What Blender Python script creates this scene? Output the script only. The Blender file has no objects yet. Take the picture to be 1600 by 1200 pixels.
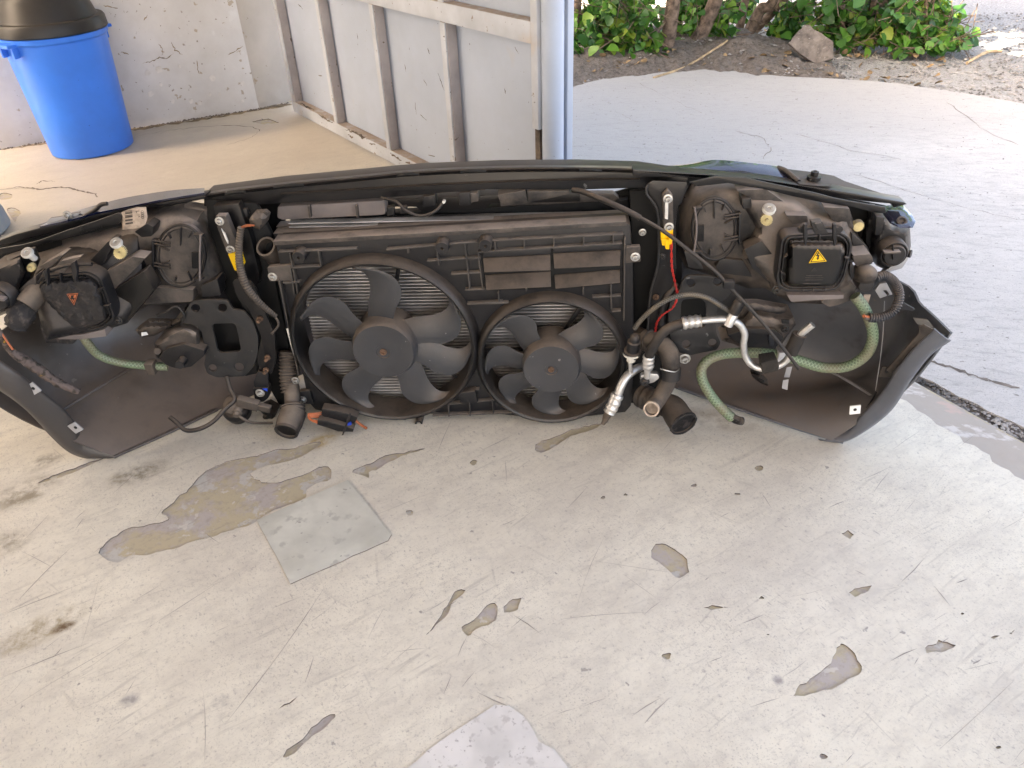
import bpy, bmesh, math, random
from mathutils import Vector, Matrix, noise as mnoise
from mathutils.geometry import delaunay_2d_cdt
random.seed(7)
S = bpy.context.scene
COL = S.collection
V = Vector

# ------------------------------------------------------------------ camera
F, H = 1200.0, 1.0
dn = V((70, 1700, F)).normalized()
upc = -dn
fw = V((0, 0, 1)); Yc = (fw - upc * fw.dot(upc)).normalized(); Xc = Yc.cross(upc)
def c2w(c): return V((Xc.dot(c), Yc.dot(c), upc.dot(c)))
cam = bpy.data.objects.new('camera', bpy.data.cameras.new('camera'))
COL.objects.link(cam); S.camera = cam
cx_, cy_, cz_ = c2w(V((1, 0, 0))), c2w(V((0, -1, 0))), c2w(V((0, 0, -1)))
cam.matrix_world = Matrix(((cx_.x, cy_.x, cz_.x, 0), (cx_.y, cy_.y, cz_.y, 0), (cx_.z, cy_.z, cz_.z, H), (0, 0, 0, 1)))
cam.data.sensor_width = 36; cam.data.lens = 36 * F / 1600
cam.data.clip_start = 0.02; cam.data.clip_end = 500

# ------------------------------------------------------------------ light
SUN_AZ = V((-.82, -.573, 0)).normalized()          # horizontal direction towards the sun
SUN_EL = math.radians(41)
w = bpy.data.worlds.new('World'); S.world = w; w.use_nodes = True
nt = w.node_tree; bg = nt.nodes['Background']
sky = nt.nodes.new('ShaderNodeTexSky'); sky.sky_type = 'NISHITA'; sky.sun_disc = False
sky.sun_elevation = SUN_EL; sky.sun_rotation = math.atan2(SUN_AZ.x, SUN_AZ.y)
sky.air_density = .6; sky.dust_density = 4.0; sky.ozone_density = .4
nt.links.new(sky.outputs[0], bg.inputs[0]); bg.inputs[1].default_value = 0.15
sun = bpy.data.objects.new('sun', bpy.data.lights.new('sun', 'SUN')); COL.objects.link(sun)
sun.data.energy = 3.5; sun.data.angle = math.radians(.5); sun.data.color = (1, .95, .87)
ldir = V((-SUN_AZ.x * math.cos(SUN_EL), -SUN_AZ.y * math.cos(SUN_EL), -math.sin(SUN_EL)))
sun.rotation_euler = ldir.to_track_quat('-Z', 'Y').to_euler(); sun.location = (0, 0, 8)
S.view_settings.view_transform = 'Standard'; S.view_settings.look = 'None'
S.view_settings.exposure = 3.5; S.view_settings.gamma = 1
S.view_settings.use_white_balance = True; S.view_settings.white_balance_temperature = 8300; S.view_settings.white_balance_tint = 10
S.render.engine = 'CYCLES'; S.cycles.use_denoising = True
S.cycles.max_bounces = 8; S.cycles.diffuse_bounces = 4; S.cycles.transparent_max_bounces = 6

# ------------------------------------------------------------------ layout: where a pixel of the photograph stands in the place
CP = V((0, 0, H))
def ray(px, py): return c2w(V((px - 800, py - 600, F)))
def G(px, py, z=0.0):
    r = ray(px, py); return CP + r * ((z - H) / r.z)
def W(px, py, p0, n):
    r = ray(px, py); return CP + r * ((p0 - CP).dot(n) / r.dot(n))
U, N, O = V((.99671, -.08101, 0)), V((.08101, .99671, 0)), V((-.1, 1.297, 0))
Z = V((0, 0, 1))
def A(px, py, d=0.0): return W(px, py, O + N * d, N)
def L(u, d, z): return O + U * u + N * d + Z * z
def uz(px, py, d=0.0):
    p = A(px, py, d) - O; return (p.dot(U), p.z)
ZO = {1: (0, 240, .2875), 2: (0, 440, .2875), 3: (320, 240, .2875), 4: (400, 400, .2875), 5: (700, 260, .2875),
      6: (860, 400, .2875), 7: (1040, 220, .2875), 8: (1140, 400, .2875), 11: (0, 0, .2875), 12: (400, 0, .325),
      13: (860, 0, .4625), 15: (0, 640, .46667), 16: (600, 640, .46685), 17: (1000, 640, .46656),
      24: (340, 560, .1625), 25: (960, 500, .15826), 26: (1210, 340, .15), 27: (1000, 250, .275), 22: (0, 380, .0875), 23: (330, 290, .0875), 28: (0, 280, .125)}
def z_(k, *pts):
    ox, oy, s = ZO[k]
    r = [(ox + p[0] * s, oy + p[1] * s) + tuple(p[2:]) for p in pts]
    return r

# ------------------------------------------------------------------ materials
MATS = {}
def mat(name, col, rough=.6, metal=0.0, var=.15, vscale=8.0, dust=0.0, dustcol=(.17, .128, .098), bump=.0, bscale=120.0,
        col2=None, spec=.5, coat=0.0, chips=None, up=.8, low=0.0, grime=None):
    m = bpy.data.materials.new(name); m.use_nodes = True; t = m.node_tree; n = t.nodes; l = t.links
    b = n['Principled BSDF']
    tc = n.new('ShaderNodeTexCoord'); ge = n.new('ShaderNodeNewGeometry')
    pos = ge.outputs['Position']
    def noise(scale, detail=6, rough_=.6):
        x = n.new('ShaderNodeTexNoise'); x.inputs['Scale'].default_value = scale; x.inputs['Detail'].default_value = detail
        x.inputs['Roughness'].default_value = rough_; l.new(pos, x.inputs['Vector']); return x.outputs[0]
    def ramp(v, a, bb):
        x = n.new('ShaderNodeMapRange'); l.new(v, x.inputs[0]); x.inputs[1].default_value = a; x.inputs[2].default_value = bb
        return x.outputs[0]
    def mix(f, a, c):
        x = n.new('ShaderNodeMix'); x.data_type = 'RGBA'
        if isinstance(f, float): x.inputs[0].default_value = f
        else: l.new(f, x.inputs[0])
        for i, q in ((6, a), (7, c)):
            if isinstance(q, tuple): x.inputs[i].default_value = q + (1,)
            else: l.new(q, x.inputs[i])
        return x.outputs[2]
    def math_(op, a, c):
        x = n.new('ShaderNodeMath'); x.operation = op; x.use_clamp = op in ('MULTIPLY_ADD',)
        for i, q in ((0, a), (1, c)):
            if isinstance(q, (float, int)): x.inputs[i].default_value = q
            else: l.new(q, x.inputs[i])
        return x.outputs[0]
    c2 = col2 or tuple(min(1, q * (1 - var * 1.6)) for q in col)
    c = mix(ramp(noise(vscale), .35, .68), tuple(min(1, q * (1 + var)) for q in col), c2)
    if grime:      # caked road dirt, heaviest on the left-hand end
        gz = n.new('ShaderNodeSeparateXYZ'); l.new(pos, gz.inputs[0])
        c = mix(math_('MULTIPLY', ramp(gz.outputs[0], .35, -.35), ramp(noise(4, 6, .65), .1, .45)), c, grime)
    rgh = None
    if chips:
        for (scale, lo, hi, cc) in chips:
            c = mix(ramp(noise(scale, 3, .55), lo, hi), c, cc)
    if dust:
        sx = n.new('ShaderNodeSeparateXYZ'); l.new(ge.outputs['Normal'], sx.inputs[0])
        upf = ramp(sx.outputs[2], .1, .95)
        upm = math_('MULTIPLY', math_('MULTIPLY', upf, up), ramp(noise(24, 8, .7), .15, .55))
        f = math_('ADD', upm, math_('MULTIPLY', ramp(noise(11, 8, .72), .38, .72), dust))
        if low:
            pz = n.new('ShaderNodeSeparateXYZ'); l.new(pos, pz.inputs[0])
            gr = math_('ADD', math_('MULTIPLY', ramp(pz.outputs[0], .75, -.1), .75), .25)      # the right-hand end is cleaner
            f = math_('ADD', f, math_('MULTIPLY', math_('MULTIPLY', math_('MULTIPLY', ramp(pz.outputs[2], .15, .0), gr), ramp(noise(5, 6, .6), .25, .6)), low))
        f2 = n.new('ShaderNodeClamp'); l.new(f, f2.inputs[0])
        c = mix(f2.outputs[0], c, dustcol)
        rgh = math_('ADD', math_('MULTIPLY', f2.outputs[0], .35), rough)
    l.new(c, b.inputs['Base Color'])
    if rgh is None:
        r_ = noise(vscale * 3); rgh = math_('ADD', math_('MULTIPLY', r_, .2), rough - .1)
    l.new(rgh, b.inputs['Roughness'])
    b.inputs['Metallic'].default_value = metal
    b.inputs['Specular IOR Level'].default_value = spec * (.7 if not metal else 1)
    b.inputs['Coat Weight'].default_value = coat
    if bump:
        bp = n.new('ShaderNodeBump'); bp.inputs['Strength'].default_value = bump; bp.inputs['Distance'].default_value = .003
        l.new(noise(bscale, 5), bp.inputs['Height']); l.new(bp.outputs[0], b.inputs['Normal'])
    MATS[name] = m
    return m
mat('plastic', (.0105, .0105, .012), .42, dust=.035, up=.75, bump=.12, bscale=300)
mat('plastic_clean', (.006, .006, .007), .36, dust=.05, bump=.08, bscale=300, up=.5)
mat('plastic_dusty', (.016, .0155, .016), .46, dust=.36, up=1.0, dustcol=(.32, .255, .21), bump=.15, bscale=250)
mat('plastic_grey', (.14, .122, .118), .55, dust=.4, dustcol=(.24, .19, .165), bump=.1)
mat('rib', (.030, .028, .027), .5, dust=.4, up=1.0, dustcol=(.22, .18, .15))
mat('edge_shade_dirt', (.20, .165, .14), .9, var=.3, vscale=30)  # dirt tone that also paints edge shadow on cut sides
mat('stile_side_shade', (.37, .335, .33), .6, var=.12, vscale=8, chips=[(30, .68, .70, (.16, .12, .1)), (12, .6, .75, (.36, .33, .33))])  # shade on the stile sides put into a browner colour, plus chips
mat('flake', (.66, .63, .61), .8, var=.1, vscale=30)
mat('dirt_brown', (.27, .20, .13), .9, var=.35, vscale=25)
mat('plastic_collar', (.0075, .0075, .0085), .34, dust=.04, up=.5, bump=.08, bscale=250)
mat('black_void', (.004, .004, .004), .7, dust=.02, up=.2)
mat('steel_black', (.0065, .0065, .0075), .28, dust=.05, up=.35, bump=.05, bscale=60, chips=[(60, .72, .75, (.12, .12, .12))])
mat('flange', (.018, .019, .0205), .42, dust=.10, up=.5, bump=.06, chips=[(70, .70, .73, (.13, .13, .13))])
mat('paint_black', (.006, .011, .035), .12, dust=.03, up=.12, coat=.8, bump=.02, bscale=20)  # blue in the base paints in the sky's reflection
mat('bumper_in', (.080, .086, .098), .30, spec=.8, grime=(.034, .027, .023), dust=.14, up=.6, low=.75, dustcol=(.125, .092, .072), bump=.06, bscale=60, chips=[(7, .52, .80, (.11, .112, .118)), (19, .60, .72, (.05, .05, .055)), (45, .70, .74, (.13, .115, .10)), (90, .73, .75, (.2, .2, .2))])
mat('bumper_lip', (.085, .093, .110), .34, grime=(.050, .045, .043), dust=.10, up=.4, bump=.05)
mat('alu', (.62, .61, .59), .38, metal=.85, var=.18, vscale=30, dust=.1, up=.3)
mat('fin', (.58, .55, .52), .45, metal=.2, var=.35, vscale=9, dust=.1, up=.2)
mat('zinc', (.55, .55, .53), .35, metal=.9, dust=.15)
mat('bolt_rust', (.16, .09, .055), .7, metal=.3, var=.4, vscale=60)
mat('rubber', (.010, .010, .011), .5, dust=.16, up=.6, bump=.1, bscale=200)
mat('rubber_brown', (.022, .018, .016), .6, dust=.45, up=.9, dustcol=(.21, .165, .13), bump=.12)
mat('hose_hatch', (.02, .02, .022), .5, dust=.15)
mat('red_wire', (.45, .02, .015), .45, var=.2)
mat('orange_wire', (.42, .12, .05), .5, var=.3)
mat('yellow', (.80, .48, .01), .45, var=.1)
mat('label_yellow', (.85, .50, .02), .4, var=.04)
mat('ink', (.01, .01, .01), .5, var=0)
mat('gear', (.55, .45, .22), .55, var=.25, vscale=40, dust=.2)
mat('white_plastic', (.62, .60, .54), .5, var=.15, vscale=50, dust=.15)
mat('label_white', (.66, .64, .60), .5, var=.15, vscale=60)
mat('label_old', (.42, .33, .26), .6, var=.25, vscale=60)
mat('blue_plastic', (.01, .06, .5), .35, var=.05)
mat('silver_paint', (.42, .42, .43), .4, metal=.3, dust=.15)
mat('foam', (.030, .026, .022), .95, bump=.9, bscale=260)
mat('burnt', (.022, .02, .02), .75, bump=1.0, bscale=110, chips=[(60, .55, .7, (.075, .06, .055))])
mat('harness', (.12, .09, .08), .8, bump=1.0, bscale=160, chips=[(80, .5, .62, (.03, .025, .02)), (55, .64, .7, (.28, .16, .03))])
mat('clip_white', (.72, .72, .70), .4, var=.05)
mat('copper', (.35, .12, .06), .5, metal=.6)

# painted surfaces of the place
mat('wall_paint', (.63, .615, .615), .75, var=.07, vscale=2.2, dust=.22, up=0.0, low=.45, dustcol=(.42, .37, .33), bump=.12, bscale=60,
    chips=[(9, .64, .68, (.66, .65, .65)), (23, .68, .695, (.42, .36, .30)), (60, .71, .725, (.25, .21, .18)), (3.1, .55, .8, (.50, .47, .45)), (40, .70, .72, (.33, .29, .26))])
mat('wall_return', (.46, .40, .35), .75, var=.1, vscale=3, bump=.12, bscale=50, chips=[(11, .7, .74, (.28, .19, .11)), (40, .72, .735, (.2, .16, .13))])  # the return's shade is put into a darker, browner colour
mat('gate_paint', (.40, .455, .545), .6, dust=.14, up=.0, dustcol=(.34, .34, .36), var=.05, vscale=3, bump=.05, bscale=30,
    chips=[(34, .76, .77, (.22, .18, .16)), (75, .73, .74, (.12, .1, .09)), (7, .66, .85, (.44, .44, .45))])
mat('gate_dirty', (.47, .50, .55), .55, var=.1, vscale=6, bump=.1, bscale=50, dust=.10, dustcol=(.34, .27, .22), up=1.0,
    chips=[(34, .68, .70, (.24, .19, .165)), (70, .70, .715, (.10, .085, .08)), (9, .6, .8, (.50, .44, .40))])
mat('rust_metal', (.13, .10, .08), .6, metal=.5, var=.5, vscale=25)
mat('bin_blue', (.028, .20, .80), .33, var=.06, vscale=4, bump=.03, dust=.10, up=0.0, low=.25, dustcol=(.06, .13, .42), chips=[(50, .72, .75, (.015, .08, .40)), (5, .6, .9, (.02, .16, .68))])
mat('bin_lid', (.016, .016, .017), .40, dust=.04, up=.2)
mat('sack_blue', (.10, .155, .22), .5, var=.5, vscale=14, col2=(.26, .29, .32))

def floor_mat(name, base, dark, kind):
    m = bpy.data.materials.new(name); m.use_nodes = True; t = m.node_tree; n = t.nodes; l = t.links
    b = n['Principled BSDF']; ge = n.new('ShaderNodeNewGeometry'); pos = ge.outputs['Position']
    def mp(rot, sx, sy):
        x = n.new('ShaderNodeMapping'); x.vector_type = 'POINT'; l.new(pos, x.inputs[0]); x.inputs['Rotation'].default_value = (0, 0, math.radians(rot))
        y = n.new('ShaderNodeMapping'); y.vector_type = 'POINT'; l.new(x.outputs[0], y.inputs[0]); y.inputs['Scale'].default_value = (sx, sy, 1); return y.outputs[0]
    def noise(vec, scale, detail=5, r=.6):
        x = n.new('ShaderNodeTexNoise'); l.new(vec, x.inputs['Vector']); x.inputs['Scale'].default_value = scale
        x.inputs['Detail'].default_value = detail; x.inputs['Roughness'].default_value = r; return x.outputs[0]
    def rg(v, a, bb, lo=0., hi=1.):
        x = n.new('ShaderNodeMapRange'); l.new(v, x.inputs[0])
        for i, q in enumerate((a, bb, lo, hi)): x.inputs[i + 1].default_value = q
        return x.outputs[0]
    def mix(f, a, c):
        x = n.new('ShaderNodeMix'); x.data_type = 'RGBA'; l.new(f, x.inputs[0])
        for i, q in ((6, a), (7, c)):
            if isinstance(q, tuple): x.inputs[i].default_value = q + (1,)
            else: l.new(q, x.inputs[i])
        return x.outputs[2]
    def mul(a, c):
        x = n.new('ShaderNodeMath'); x.operation = 'MULTIPLY'
        for i, q in ((0, a), (1, c)):
            if isinstance(q, float): x.inputs[i].default_value = q
            else: l.new(q, x.inputs[i])
        return x.outputs[0]
    def blob(p, rx, ry, rot):
        x = n.new('ShaderNodeVectorMath'); x.operation = 'SUBTRACT'; l.new(pos, x.inputs[0]); x.inputs[1].default_value = (p.x, p.y, 0)
        y = n.new('ShaderNodeMapping'); l.new(x.outputs[0], y.inputs[0]); y.inputs['Rotation'].default_value = (0, 0, -math.radians(rot))
        z = n.new('ShaderNodeVectorMath'); z.operation = 'MULTIPLY'; l.new(y.outputs[0], z.inputs[0]); z.inputs[1].default_value = (1 / rx, 1 / ry, 0)
        q = n.new('ShaderNodeVectorMath'); q.operation = 'LENGTH'; l.new(z.outputs[0], q.inputs[0])
        return rg(q.outputs['Value'], 1.0, .45)
    c = mix(rg(noise(pos, 1.6, 6), .3, .7), base, tuple(q * .93 for q in base))
    c = mix(rg(noise(pos, 7, 8, .7), .42, .8, 0, .5), c, dark)
    height = noise(pos, 60, 6)
    if kind == 'coat':
        for rot, sc, lo, hi, k in ((-30, 26, .62, .72, .34), (-34, 60, .63, .71, .45), (38, 46, .68, .74, .4), (80, 50, .69, .75, .4), (-26, 110, .61, .71, .45), (-45, 90, .66, .72, .45), (62, 95, .68, .73, .4)):
            s_ = noise(mp(rot, .10, 1.6), sc, 2, .5)
            brk = rg(noise(pos, 5 + sc * .05, 3), .42, .62)
            c = mix(mul(mul(rg(s_, lo, hi), brk), k * .75), c, (.30, .26, .23))
        c = mix(mul(rg(noise(pos, 150, 3, .6), .62, .70), .55), c, (.32, .28, .25))
        c = mix(mul(mul(rg(noise(pos, 330, 2, .6), .58, .68), rg(noise(pos, 4.5, 4), .35, .6)), .6), c, (.30, .26, .235))
        c = mix(mul(mul(rg(noise(mp(55, .35, 1), 210, 2, .6), .62, .70), rg(noise(pos, 3, 3), .4, .6)), .6), c, (.29, .25, .23))
        c = mix(mul(rg(noise(mp(40, 1, 1), 34, 3, .6), .70, .73), .75), c, (.21, .185, .175))
        c = mix(mul(rg(noise(pos, 2.6, 6, .65), .42, .72), .42), c, (.46, .41, .36))
        c = mix(mul(rg(noise(mp(-34, .45, 1), 9, 8, .75), .46, .70), .42), c, (.43, .38, .335))
        c = mix(mul(rg(noise(mp(-20, .6, 1), 30, 8, .8), .50, .68), .40), c, (.42, .37, .33))
        c = mix(mul(rg(noise(pos, 75, 6, .8), .52, .68), .40), c, (.40, .355, .315))
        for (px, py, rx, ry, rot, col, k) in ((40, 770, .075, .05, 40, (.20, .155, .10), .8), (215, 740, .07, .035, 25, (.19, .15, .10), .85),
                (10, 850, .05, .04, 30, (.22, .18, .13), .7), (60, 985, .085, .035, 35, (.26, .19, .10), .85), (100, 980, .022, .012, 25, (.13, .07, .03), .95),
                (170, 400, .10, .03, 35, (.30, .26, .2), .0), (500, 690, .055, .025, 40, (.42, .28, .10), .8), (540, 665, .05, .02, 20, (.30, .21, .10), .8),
                (1110, 655, .13, .045, -10, (.33, .25, .17), .6), (1142, 716, .012, .010, 0, (.11, .08, .06), .95), (450, 150, .25, .06, -60, (.40, .30, .16), .7), (330, 215, 1.3, .95, 0, (.43, .36, .29), .62), (60, 330, .7, .5, 0, (.50, .43, .36), .5),  # broad ovals: weaker light at the back left painted into the coat
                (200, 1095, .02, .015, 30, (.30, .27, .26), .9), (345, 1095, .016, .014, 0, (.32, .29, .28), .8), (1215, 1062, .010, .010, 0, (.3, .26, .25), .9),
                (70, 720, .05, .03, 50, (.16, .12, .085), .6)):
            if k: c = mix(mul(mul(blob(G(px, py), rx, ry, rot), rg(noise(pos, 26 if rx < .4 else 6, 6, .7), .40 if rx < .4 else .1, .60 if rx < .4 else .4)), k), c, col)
    if kind == 'base':
        p0 = G(395, 775)
        c = mix(rg(noise(pos, 16, 6, .65), .42, .54), c, (.47, .40, .28))
        c = mix(rg(noise(pos, 11, 6, .65), .56, .60), c, (.50, .475, .44))
        c = mix(mul(rg(noise(pos, 90, 5, .7), .5, .7), .5), c, (.30, .255, .22))
        c = mix(mul(rg(noise(mp(-34, .15, 1), 70, 3, .6), .6, .7), .5), c, (.28, .24, .21))
        c = mix(mul(rg(noise(pos, 34, 4, .6), .62, .66), .6), c, (.62, .58, .52))
    if kind == 'apron':
        c = mix(mul(rg(noise(pos, 1.3, 5, .6), .35, .7), .45), c, (.46, .44, .43))
        for (px, py, rx, ry, k) in ((960, 190, 1.1, 1.3, .85), (1150, 140, 1.5, .6, .8), (1420, 165, 1.5, .55, .75)):  # tree shade on the far and left concrete painted into the colour
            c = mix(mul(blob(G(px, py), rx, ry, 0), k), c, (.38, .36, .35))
        c = mix(mul(rg(noise(mp(15, .3, 1), 60, 6, .8), .52, .66), .65), c, (.29, .275, .265))
        c = mix(mul(rg(noise(mp(15, .5, 1), 17, 8, .8), .48, .66), .55), c, (.38, .36, .345))
        c = mix(mul(rg(noise(pos, 260, 2, .7), .58, .66), .6), c, (.25, .24, .23))
        c = mix(mul(rg(noise(mp(-20, .25, 1), 24, 6, .7), .56, .72), .55), c, dark)
        c = mix(mul(rg(noise(pos, 140, 3, .7), .6, .7), .5), c, (.2, .19, .18))
        c = mix(mul(rg(noise(pos, 60, 2, .5), .70, .73), .7), c, (.16, .15, .14))
    if kind == 'gravel':
        c = mix(rg(noise(pos, 90, 4, .7), .45, .6), c, dark)
        c = mix(rg(noise(pos, 200, 2, .7), .6, .68), c, (.55, .53, .5))
        height = noise(pos, 70, 5, .75)
    if kind == 'soil':
        c = mix(rg(noise(pos, 45, 6, .75), .45, .62), c, dark)
        c = mix(rg(noise(pos, 130, 2, .7), .64, .70), c, (.33, .29, .26))
        height = noise(pos, 50, 6, .75)
    if kind == 'threshold':
        c = mix(rg(noise(mp(-62, 1, .5), 13, 7, .7), .55, .60), c, (.60, .555, .52))
        c = mix(rg(noise(mp(-62, .6, .3), 9, 6, .7), .57, .60), c, (.52, .40, .35))
    l.new(c, b.inputs['Base Color'])
    b.inputs['Roughness'].default_value = {'coat': .5, 'base': .75}.get(kind, .9)
    b.inputs['Specular IOR Level'].default_value = .35 if kind == 'coat' else .2
    bp = n.new('ShaderNodeBump'); bp.inputs['Strength'].default_value = {'coat': .12, 'base': .3, 'gravel': 1.0, 'soil': 1.0}.get(kind, .35)
    bp.inputs['Distance'].default_value = .012 if kind in ('gravel', 'soil') else .003
    l.new(height, bp.inputs['Height']); l.new(bp.outputs[0], b.inputs['Normal'])
    MATS[name] = m
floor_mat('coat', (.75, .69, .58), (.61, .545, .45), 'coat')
floor_mat('floor_base', (.46, .405, .375), (.41, .355, .325), 'base')
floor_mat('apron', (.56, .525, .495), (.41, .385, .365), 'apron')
floor_mat('gravel', (.42, .40, .385), (.24, .225, .215), 'gravel')
floor_mat('soil', (.215, .180, .158), (.105, .085, .072), 'soil')
floor_mat('threshold', (.45, .40, .355), (.35, .30, .255), 'threshold')
mat('patch', (.56, .54, .475), .6, var=.10, vscale=9, bump=.2, bscale=25, chips=[(60, .68, .71, (.36, .34, .3)), (14, .5, .75, (.47, .45, .39)), (34, .58, .66, (.44, .42, .37))])
mat('patch_pale', (.66, .625, .595), .75, var=.06, vscale=8, bump=.15, bscale=60, chips=[(150, .62, .68, (.38, .345, .32)), (12, .5, .7, (.56, .53, .50)), (45, .58, .66, (.50, .465, .44))])
mat('scratch', (.36, .32, .285), .7, var=.2)
mat('stone', (.185, .152, .130), .9, var=.3, vscale=22, bump=.8, bscale=60, chips=[(40, .6, .7, (.12, .1, .085)), (90, .66, .7, (.34, .31, .28))])
mat('pebble', (.27, .25, .235), .9, var=.5, vscale=7)
mat('twig', (.42, .30, .18), .8, var=.3, vscale=20)
mat('roof_mat', (.42, .42, .42), .6, metal=.2)
mat('dry_leaf', (.26, .17, .09), .8, var=.5, vscale=12)

def bark():
    m = mat('bark', (.165, .115, .085), .9, var=.45, vscale=30, bump=1.0, bscale=70, dust=0)
bark()
def leaf_mat():
    m = bpy.data.materials.new('leaf'); m.use_nodes = True; t = m.node_tree; n = t.nodes; l = t.links
    b = n['Principled BSDF']; ge = n.new('ShaderNodeNewGeometry')
    r = n.new('ShaderNodeValToRGB'); l.new(ge.outputs['Random Per Island'], r.inputs[0])
    e = r.color_ramp.elements; e[0].position = 0; e[0].color = (.022, .08, .016, 1); e[1].position = 1; e[1].color = (.28, .34, .05, 1)
    x = e.new(.45); x.color = (.055, .18, .028, 1); x = e.new(.82); x.color = (.13, .30, .042, 1)
    l.new(r.outputs[0], b.inputs['Base Color']); b.inputs['Roughness'].default_value = .42
    tr = n.new('ShaderNodeBsdfTranslucent'); l.new(r.outputs[0], tr.inputs[0])
    mx = n.new('ShaderNodeMixShader'); mx.inputs[0].default_value = .35
    l.new(b.outputs[0], mx.inputs[1]); l.new(tr.outputs[0], mx.inputs[2]); l.new(mx.outputs[0], n['Material Output'].inputs[0])
    MATS['leaf'] = m
leaf_mat()
def hatch_mat(name, ca, cb, nu, nv):
    m = bpy.data.materials.new(name); m.use_nodes = True; t = m.node_tree; n = t.nodes; l = t.links
    b = n['Principled BSDF']; uvn = n.new('ShaderNodeUVMap'); sep = n.new('ShaderNodeSeparateXYZ'); l.new(uvn.outputs[0], sep.inputs[0])
    outs = []
    for sgn in (1, -1):
        a = n.new('ShaderNodeMath'); a.operation = 'MULTIPLY'; l.new(sep.outputs[0], a.inputs[0]); a.inputs[1].default_value = nu
        c = n.new('ShaderNodeMath'); c.operation = 'MULTIPLY_ADD'; l.new(sep.outputs[1], c.inputs[0]); c.inputs[1].default_value = sgn * nv; l.new(a.outputs[0], c.inputs[2])
        s = n.new('ShaderNodeMath'); s.operation = 'SINE'; l.new(c.outputs[0], s.inputs[0]); outs.append(s.outputs[0])
    mx = n.new('ShaderNodeMath'); mx.operation = 'MAXIMUM'; l.new(outs[0], mx.inputs[0]); l.new(outs[1], mx.inputs[1])
    rg = n.new('ShaderNodeMapRange'); l.new(mx.outputs[0], rg.inputs[0]); rg.inputs[1].default_value = .45; rg.inputs[2].default_value = .9
    no = n.new('ShaderNodeTexNoise'); no.inputs['Scale'].default_value = 25; ge = n.new('ShaderNodeNewGeometry'); l.new(ge.outputs['Position'], no.inputs['Vector'])
    r2 = n.new('ShaderNodeMapRange'); l.new(no.outputs[0], r2.inputs[0]); r2.inputs[1].default_value = .4; r2.inputs[2].default_value = .62
    k = n.new('ShaderNodeMix'); k.data_type = 'RGBA'; l.new(rg.outputs[0], k.inputs[0]); k.inputs[6].default_value = ca + (1,); k.inputs[7].default_value = cb + (1,)
    k2 = n.new('ShaderNodeMix'); k2.data_type = 'RGBA'; l.new(r2.outputs[0], k2.inputs[0]); l.new(k.outputs[2], k2.inputs[6]); k2.inputs[7].default_value = (.17, .13, .085, 1)
    mm = n.new('ShaderNodeMath'); mm.operation = 'MULTIPLY'; l.new(r2.outputs[0], mm.inputs[0]); mm.inputs[1].default_value = .6; l.new(mm.outputs[0], k2.inputs[0])
    l.new(k2.outputs[2], b.inputs['Base Color']); b.inputs['Roughness'].default_value = .5
    MATS[name] = m
hatch_mat('green_hose', (.075, .115, .065), (.20, .27, .17), 900.0, 38.0)
hatch_mat('braid', (.02, .02, .02), (.10, .095, .085), 1500.0, 25.0)

# ------------------------------------------------------------------ mesh helpers
WL = {}
def wloc(o): return WL.get(o.name, V((0, 0, 0))) if o else V((0, 0, 0))
def link(name, me, loc, parent):
    o = bpy.data.objects.new(name, me); COL.objects.link(o)
    o.parent = parent; o.location = loc - wloc(parent); WL[o.name] = V(loc); return o
def empty(name, loc): return link(name, None, V(loc), None)
def tag(o, label=None, cat=None, group=None, kind=None):
    for k, v in (('label', label), ('category', cat), ('group', group), ('kind', kind)):
        if v: o[k] = v
    return o
def mk(name, vs, fs, m, parent=None, smooth=False, bevel=0.0, uvs=None, origin=None, seg=2, auto=None, dissolve=False):
    c = V(origin) if origin is not None else sum((V(v) for v in vs), V()) / len(vs)
    me = bpy.data.meshes.new(name)
    me.from_pydata([tuple(V(v) - c) for v in vs], [], [list(f) for f in fs])
    if uvs:
        ul = me.uv_layers.new(name='UVMap')
        for lp in me.loops: ul.data[lp.index].uv = uvs[lp.vertex_index]
    bm = bmesh.new(); bm.from_mesh(me)
    if dissolve: bmesh.ops.dissolve_limit(bm, angle_limit=.01, verts=bm.verts, edges=bm.edges)
    bmesh.ops.recalc_face_normals(bm, faces=bm.faces)
    if bevel:
        ed = [e for e in bm.edges if len(e.link_faces) == 2 and e.calc_face_angle(0) > .6]
        bmesh.ops.bevel(bm, geom=ed, offset=bevel, segments=seg, affect='EDGES', clamp_overlap=True, profile=.6)
    if smooth or bevel:
        for f in bm.faces: f.smooth = True
        for e in bm.edges:
            if len(e.link_faces) == 2 and e.calc_face_angle(0) > (auto or .7): e.smooth = False
    bm.to_mesh(me); bm.free()
    me.materials.append(MATS[m])
    return link(name, me, c, parent)
def inside(p, poly):
    x, y = p[0], p[1]; r = False; j = len(poly) - 1
    for i in range(len(poly)):
        xi, yi = poly[i][0], poly[i][1]; xj, yj = poly[j][0], poly[j][1]
        if (yi > y) != (yj > y) and x < (xj - xi) * (y - yi) / (yj - yi) + xi: r = not r
        j = i
    return r
def fill(loop, holes=(), extra=()):
    vs, es, loops = [], [], []
    for lp in [loop] + list(holes):
        b = len(vs); k = len(lp); vs += [V((p[0], p[1])) for p in lp]; es += [(b + i, b + (i + 1) % k) for i in range(k)]
        loops.append(list(range(b, b + k)))
    vs += [V((p[0], p[1])) for p in extra]
    ov, oe, of, orv, ore, orf = delaunay_2d_cdt(vs, es, [], 0, 1e-7)
    mp = {}
    for i, lst in enumerate(orv):
        for q in lst: mp[q] = i
    tr = []
    for f in of:
        c = sum((ov[i] for i in f), V((0, 0))) / len(f)
        if inside(c, loop) and not any(inside(c, h) for h in holes): tr.append(list(f))
    return [(p.x, p.y) for p in ov], tr, [[mp[i] for i in lp] for lp in loops]
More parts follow.
